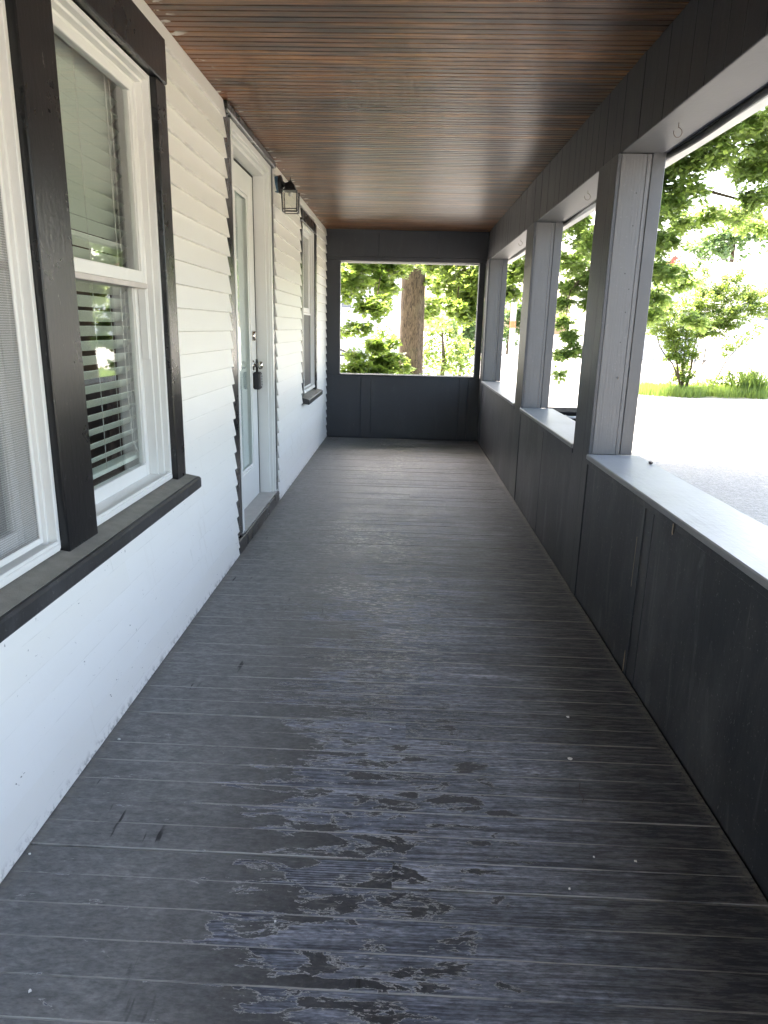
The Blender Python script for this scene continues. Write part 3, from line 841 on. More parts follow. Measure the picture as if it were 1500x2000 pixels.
# ================================================================== end wall
E_ = empty('end_wall', label='charcoal end wall of the porch with an open square window', cat='wall')
Y1 = 10.0
for a, b_ in [(-0.02, 0.498), (0.501, 0.643), (0.646, 1.903), (1.906, 2.028), (2.031, 2.188)]:
    box('wall_panel', 'end', E_, a, b_, Y1 + rnd.uniform(0, .004), Y1 + 0.03, 0.003, 0.878, c=0.0015)
box('corner_post', 'end', E_, -0.02, 0.194, Y1 + 0.001, Y1 + 0.12, 0.8805, 2.424, c=0.003)
box('corner_post', 'end', E_, 2.10, 2.186, Y1 - 0.004, Y1 + 0.12, 0.8805, 2.424, c=0.003)
for a, b_ in [(-0.02, 0.72), (0.722, 1.52), (1.522, 2.199)]:
    box('header_board', 'end', E_, a, b_, Y1 + rnd.uniform(0, .003), Y1 + 0.03, 2.482, H - 0.002, c=0.0015)
box('header_rail', 'end', E_, -0.02, 2.199, Y1 + 0.0005, Y1 + 0.09, 2.426, 2.480, c=0.003)
box('opening_sill', 'end', E_, 0.1945, 2.0995, Y1 - 0.008, Y1 + 0.13, 0.8795, 0.898, c=0.003)
box('outer_strip', 'eave', E_, 0.10, 2.20, Y1 + 0.0905, Y1 + 0.14, 2.405, 2.50, c=0.002)  # white strip stands in for the lit underside of the opening head
box('outer_strip', 'eave', E_, 0.1945, 2.0995, Y1 + 0.1305, Y1 + 0.15, 0.87, 0.905, c=0.002)
box('wall_core', 'end', E_, -0.02, 2.42, Y1 + 0.0305, Y1 + 0.085, -0.4, 0.879)
box('wall_core', 'end', E_, -0.02, 2.42, Y1 + 0.0305, Y1 + 0.085, 2.481, 2.87)

# ================================================================== lantern
L = empty('wall_lantern', label='black wall lantern with clear glass panes beside the door', cat='lantern')
ly_, lz = 6.22, 2.68
MB().lathe([(0.062, -0.004), (0.066, 0.010), (0.066, 0.026)], (0.0, ly_, lz)).build('gasket', 'gasket', L, False)
MB().lathe([(0.064, 0.0265), (0.070, 0.030), (0.070, 0.046), (0.052, 0.056), (0.030, 0.060)], (0.0, ly_, lz)).build('backplate', 'blackmetal', L, False)
MB().lathe([(0.030, 0.0605), (0.017, 0.072), (0.014, 0.085), (0.020, 0.10), (0.012, 0.105)], (0.0, ly_, lz)).build('arm', 'blackmetal', L, True)
cx_, cy_ = 0.122, ly_
def ring(z, r): return [(cx_ - r, cy_ - r, z), (cx_ + r, cy_ - r, z), (cx_ + r, cy_ + r, z), (cx_ - r, cy_ + r, z)]
cap = MB()
cap.lathe([(0.004, lz + 0.055), (0.006, lz + 0.030), (0.022, lz + 0.020), (0.050, lz - 0.005), (0.066, lz - 0.040), (0.078, lz - 0.046), (0.078, lz - 0.053)], (cx_, cy_, 0), 'Z', 4)
o = cap.build('cap', 'blackmetal', L)
o.data.transform(Matrix.Translation((cx_, cy_, 0)) @ Matrix.Rotation(PI / 4, 4, 'Z') @ Matrix.Translation((-cx_, -cy_, 0)))
cg = MB()
zt_, zb_, rt, rb = lz - 0.052, lz - 0.215, 0.064, 0.058
for (a, b_) in zip(ring(zt_, rt), ring(zb_, rb)): cg.tube([a, b_], 0.0055, 6)
for zz, rr in ((zb_, rb), (zb_ + 0.022, rb + .001)):
    R4 = ring(zz, rr)
    for i in range(4): cg.tube([R4[i], R4[(i + 1) % 4]], 0.0045, 6)
cg.build('cage', 'blackmetal', L)
for i in range(4):
    a, b_ = ring(zt_, rt - .003)[i], ring(zt_, rt - .003)[(i + 1) % 4]
    d_, e_ = ring(zb_ + .022, rb - .002)[i], ring(zb_ + .022, rb - .002)[(i + 1) % 4]
    p = MB(); vs = [p.bm.verts.new(v) for v in (a, b_, e_, d_)]; p.bm.faces.new(vs); p.build('glass_pane', 'lampglass', L)
MB().lathe([(0.016, lz - 0.06), (0.018, lz - 0.085), (0.012, lz - 0.09)], (cx_, cy_, 0), 'Z', 12).build('socket', 'whitepaint', L, True)

# lockbox on the knob
LB = empty('lockbox', label='black realtor key lockbox hanging from the door knob', cat='lockbox')
yk, zk = 5.79, 1.225
xb = DX + 0.03
MB().tube([(xb, yk - .022, 1.170), (xb, yk - .024, 1.25), (xb, yk - .012, 1.272), (xb, yk + .012, 1.272), (xb, yk + .024, 1.25), (xb, yk + .022, 1.170)], 0.0055, 8).build('shackle', 'blackmetal', LB, True)
MB().box(xb - 0.027, xb + 0.034, yk - .047, yk + .047, 1.030, 1.172, c=0.012).build('lockbox_body', 'rubber', LB)
box('dial_plate', 'greyplastic', LB, xb + 0.0345, xb + 0.037, yk - .022, yk + .036, 1.055, 1.15, c=0.001)
for i in range(4):
    MB().lathe([(0.0085, 0.0372), (0.0085, 0.0405), (0.005, 0.042)], (xb, yk + .006, 1.070 + i * .022), 'X', 10).build('dial', 'rubber', LB)

# screw hooks in the beam soffit
for (xx, yy), lab in zip([(2.29, 3.42), (2.285, 4.97), (2.265, 7.58)], ['small screw hook in the beam soffit before the big column', 'small screw hook in the beam soffit between the big and middle columns', 'small screw hook in the beam soffit beyond the middle column']):
    pts = [(xx, yy, 2.452), (xx, yy, 2.432)] + [(xx + 0.020 * math.sin(a), yy + 0.004 * math.sin(a), 2.412 + 0.020 * math.cos(a)) for a in [i * 0.5 for i in range(0, 11)]]
    tag(MB().tube(pts, 0.0019, 6).build('screw_hook', 'steel', smooth=True), lab, 'hook', 'screw hooks under the beam')

# paint flakes on the floor
FL = [(0.062, 2.304, 'beside the house wall, largest of the flakes there'), (0.033, 1.705, 'slim, close against the house wall'),  (0.263, 1.273, 'at the front edge on the house side'),
      (1.777, 2.287, 'round, on dark boards toward the half wall'), (1.735, 1.786, 'bluish, middle of three by the half wall'), (1.858, 1.776, 'bright, closest to the half wall of three'),
      (1.1, 2.442, 'on a plank joint at mid floor'), (1.631, 1.657, 'dull, in front of the three by the wall'), (0.809, 1.501, 'on the bare patch beside a peeled edge'), (0.988, 4.696, 'on the scuffed boards opposite the door'), (1.835, 2.58, 'clean, near the panel seam of the half wall')]
for i, (fx_, fy_, lab) in enumerate(FL):
    n_ = 7
    rr = rnd.uniform(0.0025, 0.0055) * (1.7 if i in (0, 3, 9, 10) else 1)
    b = MB()
    pts = [(fx_ + rr * rnd.uniform(.6, 1.15) * math.cos(2 * PI * k / n_), fy_ + rr * rnd.uniform(.5, 1.3) * math.sin(2 * PI * k / n_)) for k in range(n_)]
    b.prism(pts, 0.0015, 0.0045, 'Z')
    tag(b.build('paint_flake', 'flake'), 'small white paint flake on the floor, ' + lab, 'flake', 'paint flakes on the porch floor')
b = MB(); bmesh.ops.create_icosphere(b.bm, subdivisions=2, radius=0.010)
for v in b.bm.verts: v.co = Vector((v.co.x * 1.1 + 2.452, v.co.y * 1.7 + 3.70, v.co.z * .8 + 0.880)) + Vector((rnd.uniform(-1, 1), rnd.uniform(-1, 1), 0)) * .001
tag(b.build('pebble', 'pebble', smooth=True), 'dark pebble at the outer edge of the ledge near the big column', 'pebble')
b = MB()
b.tube([(1.78, 2.145, 0.003), (1.765, 2.10, 0.004), (1.772, 2.06, 0.003), (1.76, 2.035, 0.003)], 0.0014, 5)
tag(b.build('dry_stem', 'pebble'), 'thin dry stem lying on the dark boards near the half wall', 'stem')

# ================================================================== trash cart outside the rail
T = empty('trash_cart', label='black wheeled trash cart standing outside the half wall', cat='trash cart')
tx0, tx1, ty0, ty1 = 2.56, 3.12, 6.62, 7.02
MB().prism([(tx0 + .08, -0.40), (tx1 - .08, -0.40), (tx1, 0.80), (tx0, 0.80)], ty0 + .05, ty1 - .02).build('cart_body', 'bin', T)
MB().box(tx0 - .02, tx1 + .02, ty0 + .01, ty1 + .03, 0.8005, 0.815, c=0.004).build('lid', 'bin', T)
MB().tube([(2.66, ty0 + .03, 0.775), (2.66, ty0 - .03, 0.772), (2.69, ty0 - .045, 0.772), (2.76, ty0 - .045, 0.772), (2.79, ty0 - .03, 0.772), (2.79, ty0 + .03, 0.775)], 0.012, 8).build('handle', 'greyplastic', T, True)
MB().tube([(2.90, ty0 + .03, 0.78), (2.88, ty0 + 0.02, 0.70), (2.84, ty0 + .03, 0.60), (2.80, ty0 + .04, 0.55)], 0.012, 6).build('strap', 'greyplastic', T, True)
for xx in (tx0 + .06, tx1 - .10):
    MB().lathe([(0.04, 0.0), (0.11, 0.0), (0.11, 0.045), (0.04, 0.045)], (xx, ty1 - .05, -0.389), 'X', 18).build('wheel', 'tyre', T)

# ================================================================== trees
MAPLE = [(0, 0), (0.10, 0.05), (0.34, -0.03), (0.30, 0.14), (0.52, 0.30), (0.36, 0.36), (0.40, 0.56), (0.20, 0.48), (0.12, 0.64), (0.0, 1.0), (-0.12, 0.64), (-0.20, 0.48), (-0.40, 0.56), (-0.36, 0.36), (-0.52, 0.30), (-0.30, 0.14), (-0.34, -0.03), (-0.10, 0.05)]
OAK = [(0, -0.12), (0.05, 0.08), (0.26, 0.12), (0.12, 0.26), (0.38, 0.40), (0.14, 0.46), (0.36, 0.70), (0.12, 0.68), (0.14, 0.84), (0.0, 1.0), (-0.14, 0.84), (-0.12, 0.68), (-0.36, 0.70), (-0.14, 0.46), (-0.38, 0.40), (-0.12, 0.26), (-0.26, 0.12), (-0.05, 0.08)]
OVAL = [(0, 0), (0.20, 0.22), (0.26, 0.5), (0.14, 0.82), (0, 1.0), (-0.14, 0.82), (-0.26, 0.5), (-0.20, 0.22)]
def leaf_arrays(shape):
    o = np.array(shape, float)
    v = np.zeros((len(o) + 1, 3))
    v[0] = (0, 0.38, 0.0)
    v[1:, 0] = o[:, 0]; v[1:, 1] = o[:, 1]
    v[1:, 2] = -0.22 * np.abs(o[:, 0]) - 0.12 * np.clip(o[:, 1], 0, 1) ** 2 + 0.05
    n = len(o)
    f = np.array([(0, 1 + i, 1 + (i + 1) % n) for i in range(n)])
    return v, f
def frames(n, dirs, tilt, down=0.3):
    # leaf normal mostly up with a spread, leaf axis along dirs and drooping
    nz = rng.normal(0, tilt, (n, 3)); nz[:, 2] = np.abs(nz[:, 2]) * .5 + 0.8
    nz /= np.linalg.norm(nz, axis=1)[:, None]
    d = dirs + rng.normal(0, 0.6, (n, 3)); d[:, 2] -= down
    d -= (d * nz).sum(1)[:, None] * nz
    d /= np.linalg.norm(d, axis=1)[:, None] + 1e-9
    x = np.cross(d, nz)
    return np.stack([x, d, nz], axis=2)
def leaves_mesh(name, P, F, size, shape, mat):
    v, f = leaf_arrays(shape)
    n, k = len(P), len(v)
    V = np.einsum('nij,kj->nki', F, v) * size[:, None, None] + P[:, None, :]
    Fc = (f[None] + (np.arange(n) * k)[:, None, None]).reshape(-1, 3)
    me = bpy.data.meshes.new(name)
    me.vertices.add(n * k); me.vertices.foreach_set('co', V.reshape(-1).astype(np.float32))
    me.loops.add(Fc.size); me.loops.foreach_set('vertex_index', Fc.reshape(-1).astype(np.int32))
    me.polygons.add(len(Fc)); me.polygons.foreach_set('loop_start', np.arange(0, Fc.size, 3, dtype=np.int32))
    me.update(calc_edges=True)
    me.materials.append(M[mat])
    return me
def curve(a, b, sag=0.0, n=6, wob=0.08):
    a, b = Vector(a), Vector(b)
    L_ = (b - a).length
    out = []
    for i in range(n + 1):
        t_ = i / n
        p = a.lerp(b, t_) + Vector((0, 0, sag * L_ * math.sin(PI * t_)))
        if 0 < i < n: p += Vector((rnd.uniform(-1, 1), rnd.uniform(-1, 1), rnd.uniform(-1, 1))) * wob * L_ * 0.3
        out.append(p)
    return out
def grow(blobs, per_twig, size, tilt=0.55, twig_r=0.006, step=0.05):
    """blobs: (centre, radii, twigs, attach) -> twig tubes, leaf pos / dirs / sizes"""
    tw = MB()
    P, Dv, Sz = [], [], []
    for (c, r, nt_, att) in blobs:
        c = Vector(c)
        att = Vector(att) if att is not None else c + Vector((0, 0, r[2]))
        for _ in range(nt_):
            while True:
                u = Vector((rnd.uniform(-1, 1), rnd.uniform(-1, 1), rnd.uniform(-1, 1)))
                if u.length < 1: break
            e = c + Vector((u.x * r[0], u.y * r[1], u.z * r[2]))
            s0 = att.lerp(c, rnd.uniform(0.35, 1.0)) + Vector((u.x * r[0], u.y * r[1], u.z * r[2])) * .25
            cv = curve(s0, e, 0.08, 4, 0.2)
            tw.tube(cv, [twig_r, twig_r * .8, twig_r * .65, twig_r * .5, twig_r * .3], 4, cap=False)
            dr = (cv[-1] - cv[0]).normalized()
            for _k in range(per_twig):
                t_ = rnd.uniform(0.3, 1.05) * 4
                i = min(3, int(t_)); p = cv[i].lerp(cv[i + 1], t_ - i)
                off = Vector((rnd.gauss(0, 1), rnd.gauss(0, 1), rnd.gauss(0, .6))) * step
                P.append(p + off); Dv.append((dr * .5 + off.normalized())); Sz.append(size * rnd.uniform(0.6, 1.15))
    P = np.array(P); Dv = np.array(Dv); Sz = np.array(Sz)
    return tw, P, frames(len(P), Dv, tilt), Sz
def leaf_objects(parent, P, F, Sz, shape, mat, idx):
    v, f = leaf_arrays(shape)
    me = bpy.data.meshes.new('leaf')
    me.from_pydata([tuple(q) for q in v], [], [tuple(int(i) for i in q) for q in f])
    me.materials.append(M[mat])
    for i in idx:
        o = link('leaf', me, parent)
        m4 = Matrix(((*(F[i][0] * Sz[i]), P[i][0]), (*(F[i][1] * Sz[i]), P[i][1]), (*(F[i][2] * Sz[i]), P[i][2]), (0, 0, 0, 1)))
        o.matrix_basis = m4
CAM = np.array([1.112, 0, 1.55])
def tree(name, label, cat, trunk, limbs, vis, hid, shape, mat, size, group=None, npart=0, per=16, hid_size=1.5, tilt=0.6, barkm='bark'):
    T_ = empty(name, label=label, cat=cat, group=group)
    if trunk:
        trunk[0].build('trunk', barkm, T_, smooth=True)
    lb = MB()
    for pts, r0, r1 in limbs:
        n_ = len(pts)
        lb.tube(pts, [r0 + (r1 - r0) * i / (n_ - 1) for i in range(n_)], 7)
    if limbs: lb.build('limb', barkm, T_, smooth=True)
    tw, P, F, Sz = grow(vis, per, size, tilt)
    tag(tw.build('twig', 'twig', T_), kind='stuff')
    idx = np.arange(len(P))
    if npart:
        d = np.linalg.norm(P - CAM, axis=1) / Sz
        idx = np.argsort(d)
        take, idx = idx[:npart], idx[npart:]
        leaf_objects(T_, P, F, Sz, shape, mat, take)
    if hid:
        tw2, P2, F2_, S2 = grow(hid, 20, size * hid_size, 0.5, 0.012, 0.12)
        tag(tw2.build('hidden_branch', 'twig', T_), kind='stuff')
        P = np.concatenate([P[idx], P2]); F = np.concatenate([F[idx], F2_]); Sz = np.concatenate([Sz[idx], S2])
    else:
        P, F, Sz = P[idx], F[idx], Sz[idx]
    tag(link('crown', leaves_mesh('crown', P, F, Sz, shape, mat), T_), kind='stuff')
    return T_
def ragged_trunk(pts, rad, sides=40, amp=0.05):
    b = MB().tube(pts, rad, sides)
    for i, v in enumerate(b.bm.verts):
        a = math.atan2(v.co.y - pts[0][1], v.co.x - pts[0][0])
        k = 1 + amp * (math.sin(a * 5 + v.co.z * .8) * .5 + math.sin(a * 9 - v.co.z * 1.3) * .3 + rnd.uniform(-.3, .3))
        c = Vector((pts[0][0] + (pts[-1][0] - pts[0][0]) * (v.co.z - pts[0][2]) / (pts[-1][2] - pts[0][2]), pts[0][1], v.co.z))
        v.co.x = c.x + (v.co.x - c.x) * k; v.co.y = c.y + (v.co.y - c.y) * k
    return b

# ---- maple seen through the end window
mt = (1.31, 18.0)
trk = ragged_trunk([(1.27, 18, -0.6 + i * 0.45) for i in range(0, 22)], [0.40, 0.345, 0.322] + [0.312 - 0.005 * i for i in range(19)])
V = []
def vb(c, r, n, att=None): V.append((c, (r[0] * 1.25, r[1] * 1.3, r[2] * 1.25), int(n * 1.35) + 1, att))
for c, r, n in [((0.04, 14.5, 2.66), (.5, .6, .35), 16), ((0.51, 15.5, 2.75), (.45, .6, .32), 15), ((0.95, 16.5, 2.75), (.3, .4, .3), 7), ((-0.1, 14.0, 2.28), (.4, .5, .3), 14), ((0.38, 15.0, 2.35), (.4, .5, .28), 13), ((0.72, 16.0, 2.40), (.22, .3, .18), 4),
                ((0.41, 13.5, 1.84), (.26, .3, .17), 11), ((0.63, 14.0, 1.95), (.18, .3, .14), 5), ((0.0, 13.0, 1.46), (.16, .2, .06), 3), ((0.26, 13.2, 1.45), (.16, .2, .05), 2),
                ((1.86, 16.5, 2.85), (.35, .4, .25), 9), ((2.25, 15.5, 2.78), (.4, .5, .3), 12), ((2.53, 15.0, 2.62), (.4, .5, .3), 12), ((2.08, 16.0, 2.42), (.3, .4, .24), 10), ((2.45, 15.0, 2.22), (.35, .4, .24), 11), ((2.12, 14.6, 1.98), (.24, .3, .15), 8), ((2.45, 15.0, 1.80), (.22, .3, .13), 6), ((1.80, 18.2, 2.6), (.28, .4, .3), 10), ((1.66, 17.2, 2.95), (.2, .3, .2), 6), ((1.75, 19, 2.1), (.3, .4, .35), 9),
                ((-0.3, 16.0, 3.05), (.8, .8, .4), 20), ((1.16, 15.4, 3.12), (.7, .5, .22), 12), ((2.9, 15.5, 2.9), (.6, .7, .45), 18),
                ((3.17, 14.5, 2.95), (.35, .4, .32), 14), ((3.22, 14.0, 2.58), (.3, .4, .26), 12), ((3.08, 14.0, 2.30), (.22, .3, .16), 7)]:
    vb(c, r, n, (c[0] * .75 + 1.3 * .25, c[1] * .8 + 18 * .2, c[2] + .3))
limbs = [(curve((1.32, 18, 4.0), (-0.2, 14.3, 2.8), .05), .07, .02), (curve((1.33, 18, 3.9), (2.6, 15.2, 2.5), .06), .075, .02), (curve((2.1, 16.3, 3.1), (3.2, 14, 2.6), .04), .04, .012),
         (curve((0.9, 16.8, 3.2), (0.45, 13.6, 1.9), .06), .025, .008), (curve((2.2, 15.9, 3.0), (2.15, 14.7, 2.0), 0.02), .03, .01), (curve((2.45, 15.4, 2.7), (2.9, 14.6, 2.35), 0.02), .02, .008),
         (curve((1.36, 18, 6.2), (5.5, 15, 9), .1), .13, .04), (curve((1.36, 18, 6.8), (-3.5, 16, 9), .1), .13, .04), (curve((1.36, 18, 8.4), (1.2, 14, 11), .1), .12, .03)]
HID = []
for _ in range(70):
    a, rr = rnd.uniform(0, 2 * PI), math.sqrt(rnd.random()) * 4.6
    HID.append(((0.2 + rr * math.cos(a) * .8, 13.2 + rr * math.sin(a) * .62, rnd.uniform(5.8, 9.0)), (1.2, 1.2, .8), 20, None))
for _ in range(26):  # extra unseen clumps added to keep sun off the far floor
    HID.append(((rnd.uniform(-1.7, 2.0), rnd.uniform(12.0, 14.4), rnd.uniform(6.4, 7.6)), (.8, .8, .45), 20, None))
tree('maple_tree', 'large maple with thick bark trunk outside the end window of the porch', 'tree', (trk,), limbs, V, HID, MAPLE, 'maple', 0.122, npart=280, per=48)

# ---- low sapling in front of it
V = []
for c, r, n in [((0.23, 12.2, 1.10), (.20, .22, .10), 7), ((0.62, 12.5, 1.27), (.20, .2, .10), 9), ((0.84, 12.8, 1.30), (.16, .2, .10), 6), ((0.33, 12.0, 0.90), (.24, .2, .12), 11), ((0.70, 12.6, 1.00), (.24, .2, .13), 12), ((0.10, 12.0, 0.80), (.20, .2, .14), 11), ((1.0, 13.0, 1.05), (.14, .2, .12), 6), ((0.6, 12.3, .8), (.28, .2, .12), 12), ((0.96, 12.8, 0.85), (.18, .2, .12), 8), ((0.4, 12.3, 0.5), (.5, .3, .25), 14), ((0.95, 12.6, 0.55), (.35, .3, .2), 10)]:
    V.append((c, r, n, (0.45, 12.4, c[2] - .35)))
sl_ = [(curve((0.45, 12.4, -0.5), (0.30, 12.3, 1.55), .0), .014, .004), (curve((0.42, 12.4, 0.5), (0.72, 12.5, 1.3), .03), .009, .003), (curve((0.40, 12.4, 0.3), (0.1, 12.1, 0.95), .03), .008, .003)]
tree('maple_sapling', 'low leafy maple sapling beneath the end window view, left of the trunk', 'sapling', None, sl_, V, None, MAPLE, 'maple', 0.125, npart=200, per=20)

# ---- ivy and weeds round the trunk foot
V = [((1.05, 17.3, 0.50), (.35, .2, .22), 22, None), ((1.35, 17.3, 0.25), (.5, .3, .3), 26, None), ((1.1, 17.4, .1), (.6, .4, .3), 20, None)]
tree('ivy', 'ivy clump climbing the foot of the maple trunk', 'ivy', None, [], V, None, OVAL, 'oak', 0.085, per=12)

# ---- oak on the drive side (trunk hidden behind the big column)
otr = ragged_trunk([(4.62, 12.9, -0.6 + i * 0.6) for i in range(0, 14)], [0.30, 0.25, 0.235] + [0.225 - 0.007 * i for i in range(11)], 28)
V = []
def ob(c, r, n, a=None): V.append((c, (r[0] * 1.25, r[1] * 1.3, r[2] * 1.25), int(n * 1.45) + 1, a if a else (c[0] * .7 + 4.7 * .3, c[1] * .7 + 12.9 * .3, c[2] + .25)))
for c, r, n in [((5.45, 12.5, 4.60), (.5, .5, .3), 17), ((5.9, 12.0, 4.70), (.5, .5, .3), 16), ((6.5, 12.3, 4.72), (.35, .4, .22), 10), ((6.85, 12.4, 4.40), (.35, .4, .24), 11), ((5.38, 12.5, 4.10), (.42, .4, .30), 15), ((5.75, 12.6, 3.84), (.30, .4, .2), 9), ((5.36, 12.5, 3.48), (.34, .4, .24), 12),
                ((6.0, 12.0, 4.22), (.4, .4, .2), 11), ((6.62, 12.5, 4.12), (.26, .4, .18), 8), ((6.90, 12.5, 3.70), (.24, .3, .17), 7), ((6.78, 13.0, 3.46), (.26, .3, .12), 5), ((6.32, 13.0, 3.50), (.26, .3, .11), 5), ((5.62, 13.0, 3.05), (.28, .4, .20), 8), ((5.45, 12.8, 3.0), (.2, .3, .16), 5), ((7.45, 13.5, 3.46), (.3, .4, .18), 7), ((6.5, 11.6, 4.6), (.4, .4, .22), 11), ((5.55, 13.2, 2.66), (.20, .3, .13), 5), ((6.15, 13.5, 2.62), (.2, .3, .10), 4),
                ((5.72, 13.0, 2.50), (.28, .3, .13), 7), ((6.22, 13.5, 2.45), (.24, .3, .14), 6), ((5.75, 13.4, 2.15), (.28, .3, .18), 8), ((5.45, 13.2, 1.85), (.25, .3, .2), 7), ((6.5, 13.4, 1.75), (.3, .3, .10), 6),
                ((4.0, 13.5, 3.45), (.34, .4, .3), 14), ((4.22, 13.0, 3.05), (.3, .4, .26), 12), ((4.15, 13.8, 2.76), (.3, .4, .22), 11), ((4.28, 13.2, 2.50), (.26, .3, .18), 9), ((4.12, 13.4, 2.24), (.24, .3, .16), 8), ((3.95, 13.2, 2.0), (.16, .2, .12), 4), ((4.35, 13.2, 2.1), (.15, .2, .2), 4),
                ((5.3, 12.9, 3.8), (.35, .4, .35), 14), ((5.2, 12.8, 4.4), (.4, .4, .35), 14), ((5.9, 12.4, 4.45), (.4, .4, .25), 12), ((5.3, 13.0, 3.15), (.28, .35, .3), 10), ((5.95, 13.1, 3.42), (.3, .3, .16), 7), ((7.1, 12.6, 4.1), (.35, .4, .3), 11), ((7.0, 12.0, 4.6), (.4, .4, .3), 12), ((7.5, 12.6, 3.8), (.3, .4, .25), 8), ((3.5, 13.8, 3.2), (.4, .4, .4), 14), ((4.9, 13.0, 3.6), (.5, .5, .6), 20)]:
    ob(c, r, n)
# hanging spray between the big and the middle column
for c, r, n, a in [((3.86, 12.5, 1.66), (.07, .12, .12), 5, (3.9, 12.6, 2.0)), ((3.97, 12.5, 1.40), (.10, .12, .11), 6, (3.9, 12.6, 1.8)), ((4.12, 12.5, 1.20), (.14, .12, .09), 6, (3.95, 12.5, 1.6)), ((3.86, 12.5, 1.12), (.07, .1, .09), 4, (3.92, 12.5, 1.4)), ((3.83, 12.5, 0.80), (.07, .1, .05), 2, (3.86, 12.5, 1.1))]:
    V.append((c, r, n, a))
limbs = [(curve((4.62, 12.9, 3.9), (6.9, 12.6, 3.72), .04), .055, .014), (curve((4.6, 12.9, 3.2), (5.9, 13.4, 2.35), .05), .04, .01), (curve((4.6, 12.9, 4.3), (6.6, 11.8, 4.7), .05), .06, .015), (curve((4.6, 12.9, 2.9), (4.05, 13.1, 2.25), .03), .03, .012),
         (curve((4.05, 13.1, 2.25), (3.86, 12.5, 0.95), .02), .010, .004), (curve((4.6, 12.9, 3.9), (3.5, 13.8, 3.1), .04), .04, .01), (curve((4.62, 12.9, 5.6), (8, 10.5, 8), .1), .10, .03), (curve((4.62, 12.9, 5.4), (4.2, 7.5, 8), .1), .10, .03), (curve((4.62, 12.9, 6), (2.0, 11, 8.4), .1), .09, .03)]
HID = []
for _ in range(165):
    a, rr = rnd.uniform(0, 2 * PI), math.sqrt(rnd.random())
    x_, y_ = 3.9 + 5.4 * rr * math.cos(a), 9.4 + 5.6 * rr * math.sin(a)
    zmin = max(6.0, 1.55 + 0.37 * math.hypot(y_, 0) + 1.2)
    HID.append(((x_, y_, rnd.uniform(zmin, zmin + 2.2)), (1.25, 1.25, .7), 22, None))
tree('oak_tree', 'oak with lobed leaves overhanging the drive beyond the big column', 'tree', (otr,), limbs, V, HID, OAK, 'oak', 0.105, npart=280, per=58, hid_size=1.8)

# ---- shrub tree beyond the drive
V = []
for c, r, n in [((10.75, 25, 2.12), (.75, .6, .5), 24), ((9.95, 24.6, 1.85), (.55, .5, .45), 16), ((11.6, 25.3, 2.45), (.7, .6, .5), 22), ((12.5, 25.5, 2.34), (.65, .6, .45), 19), ((10.6, 25, 1.2), (.4, .4, .35), 10), ((13.1, 25.5, 2.0), (.5, .5, .35), 12), ((11.5, 25, 1.65), (.6, .5, .35), 15), ((12.26, 25.5, 2.85), (.5, .5, .35), 12), ((12.2, 25.5, 1.7), (.4, .4, .3), 9), ((13.5, 26, 2.5), (.4, .4, .35), 8), ((10.0, 25, 2.5), (.5, .5, .35), 11), ((11.0, 25, .75), (.35, .3, .35), 11), ((12.34, 25.8, 3.2), (.2, .3, .3), 4), ((11.45, 25.5, 3.0), (.35, .4, .25), 6), ((10.9, 25.1, 0.25), (.45, .3, .35), 14), ((10.3, 24.8, 1.5), (.7, .5, .5), 16), ((10.7, 24.9, 1.4), (.9, .5, .6), 26), ((11.7, 25.1, 1.7), (.9, .5, .6), 26), ((10.6, 24.9, .9), (.5, .4, .4), 16), ((11.2, 25, 1.9), (.8, .6, .6), 20), ((12.0, 25.3, 2.1), (.8, .6, .6), 20), ((9.6, 24.6, 2.1), (.5, .5, .5), 12), ((13.0, 25.6, 2.4), (.7, .5, .5), 14), ((11.9, 25.5, 2.75), (.6, .5, .4), 12)]:
    V.append((c, r, n, (11.0, 25.1, c[2] - .6)))
V = [((11.2 + (c[0] - 11.2) * 1.28, c[1], 0.9 + (c[2] - 0.9) * 1.2 + .12), (r[0] * 1.3, r[1] * 1.2, r[2] * 1.25), int(n * 1.15), a_) for c, r, n, a_ in V]
shl = []
for (ex, ey, ez, r0) in [(10.3, 24.8, 1.6, .05), (11.4, 25.2, 2.2, .06), (10.8, 25.1, 2.0, .06), (9.7, 24.6, 1.5, .04), (11.7, 25.0, .9, .03)]:
    shl.append((curve((11.0 + rnd.uniform(-.15, .15), 25.15, -0.5), (ex, ey, ez), .02), r0, .015))
tree('shrub', 'broad multi-stemmed shrub in bright sun beyond the gravel drive', 'shrub', None, shl, V, None, OVAL, 'shrubleaf', 0.092, per=80, tilt=.8)
V = [((12.9, 25.6, 1.35), (.55, .5, .3), 12, (12.6, 25.5, .6)), ((13.6, 25.7, 1.75), (.6, .5, .4), 12, (12.7, 25.5, .9)), ((12.6, 25.6, 1.05), (.3, .3, .2), 6, (12.5, 25.5, .5))]
tree('small_tree', 'slender small tree with a thin forked stem beside the shrub', 'tree', None, [(curve((12.05, 25.4, -0.5), (12.6, 25.5, 0.75), .02), .035, .022), (curve((12.6, 25.5, 0.75), (13.4, 25.7, 1.7), .03), .02, .008), (curve((12.6, 25.5, .75), (12.5, 25.6, 1.3), .0), .015, .008)], V, None, OVAL, 'shrubleaf', 0.12, per=16, tilt=.8)
V = [((12.6, 25.3, 0.0), (.6, .4, .3), 22, None), ((13.2, 25.2, 0.15), (.5, .4, .35), 20, None), ((11.9, 25.3, -.15), (.5, .4, .25), 16, None), ((15.0, 25.8, 0.1), (.6, .4, .35), 12, None), ((9.3, 26.5, -.1), (.5, .3, .15), 8, None)]
tree('garden_plants', 'low leafy garden plants under the shrub', 'plants', None, [], V, None, OVAL, 'shrubleaf', 0.12, per=14, tilt=.8)['kind'] = 'stuff'

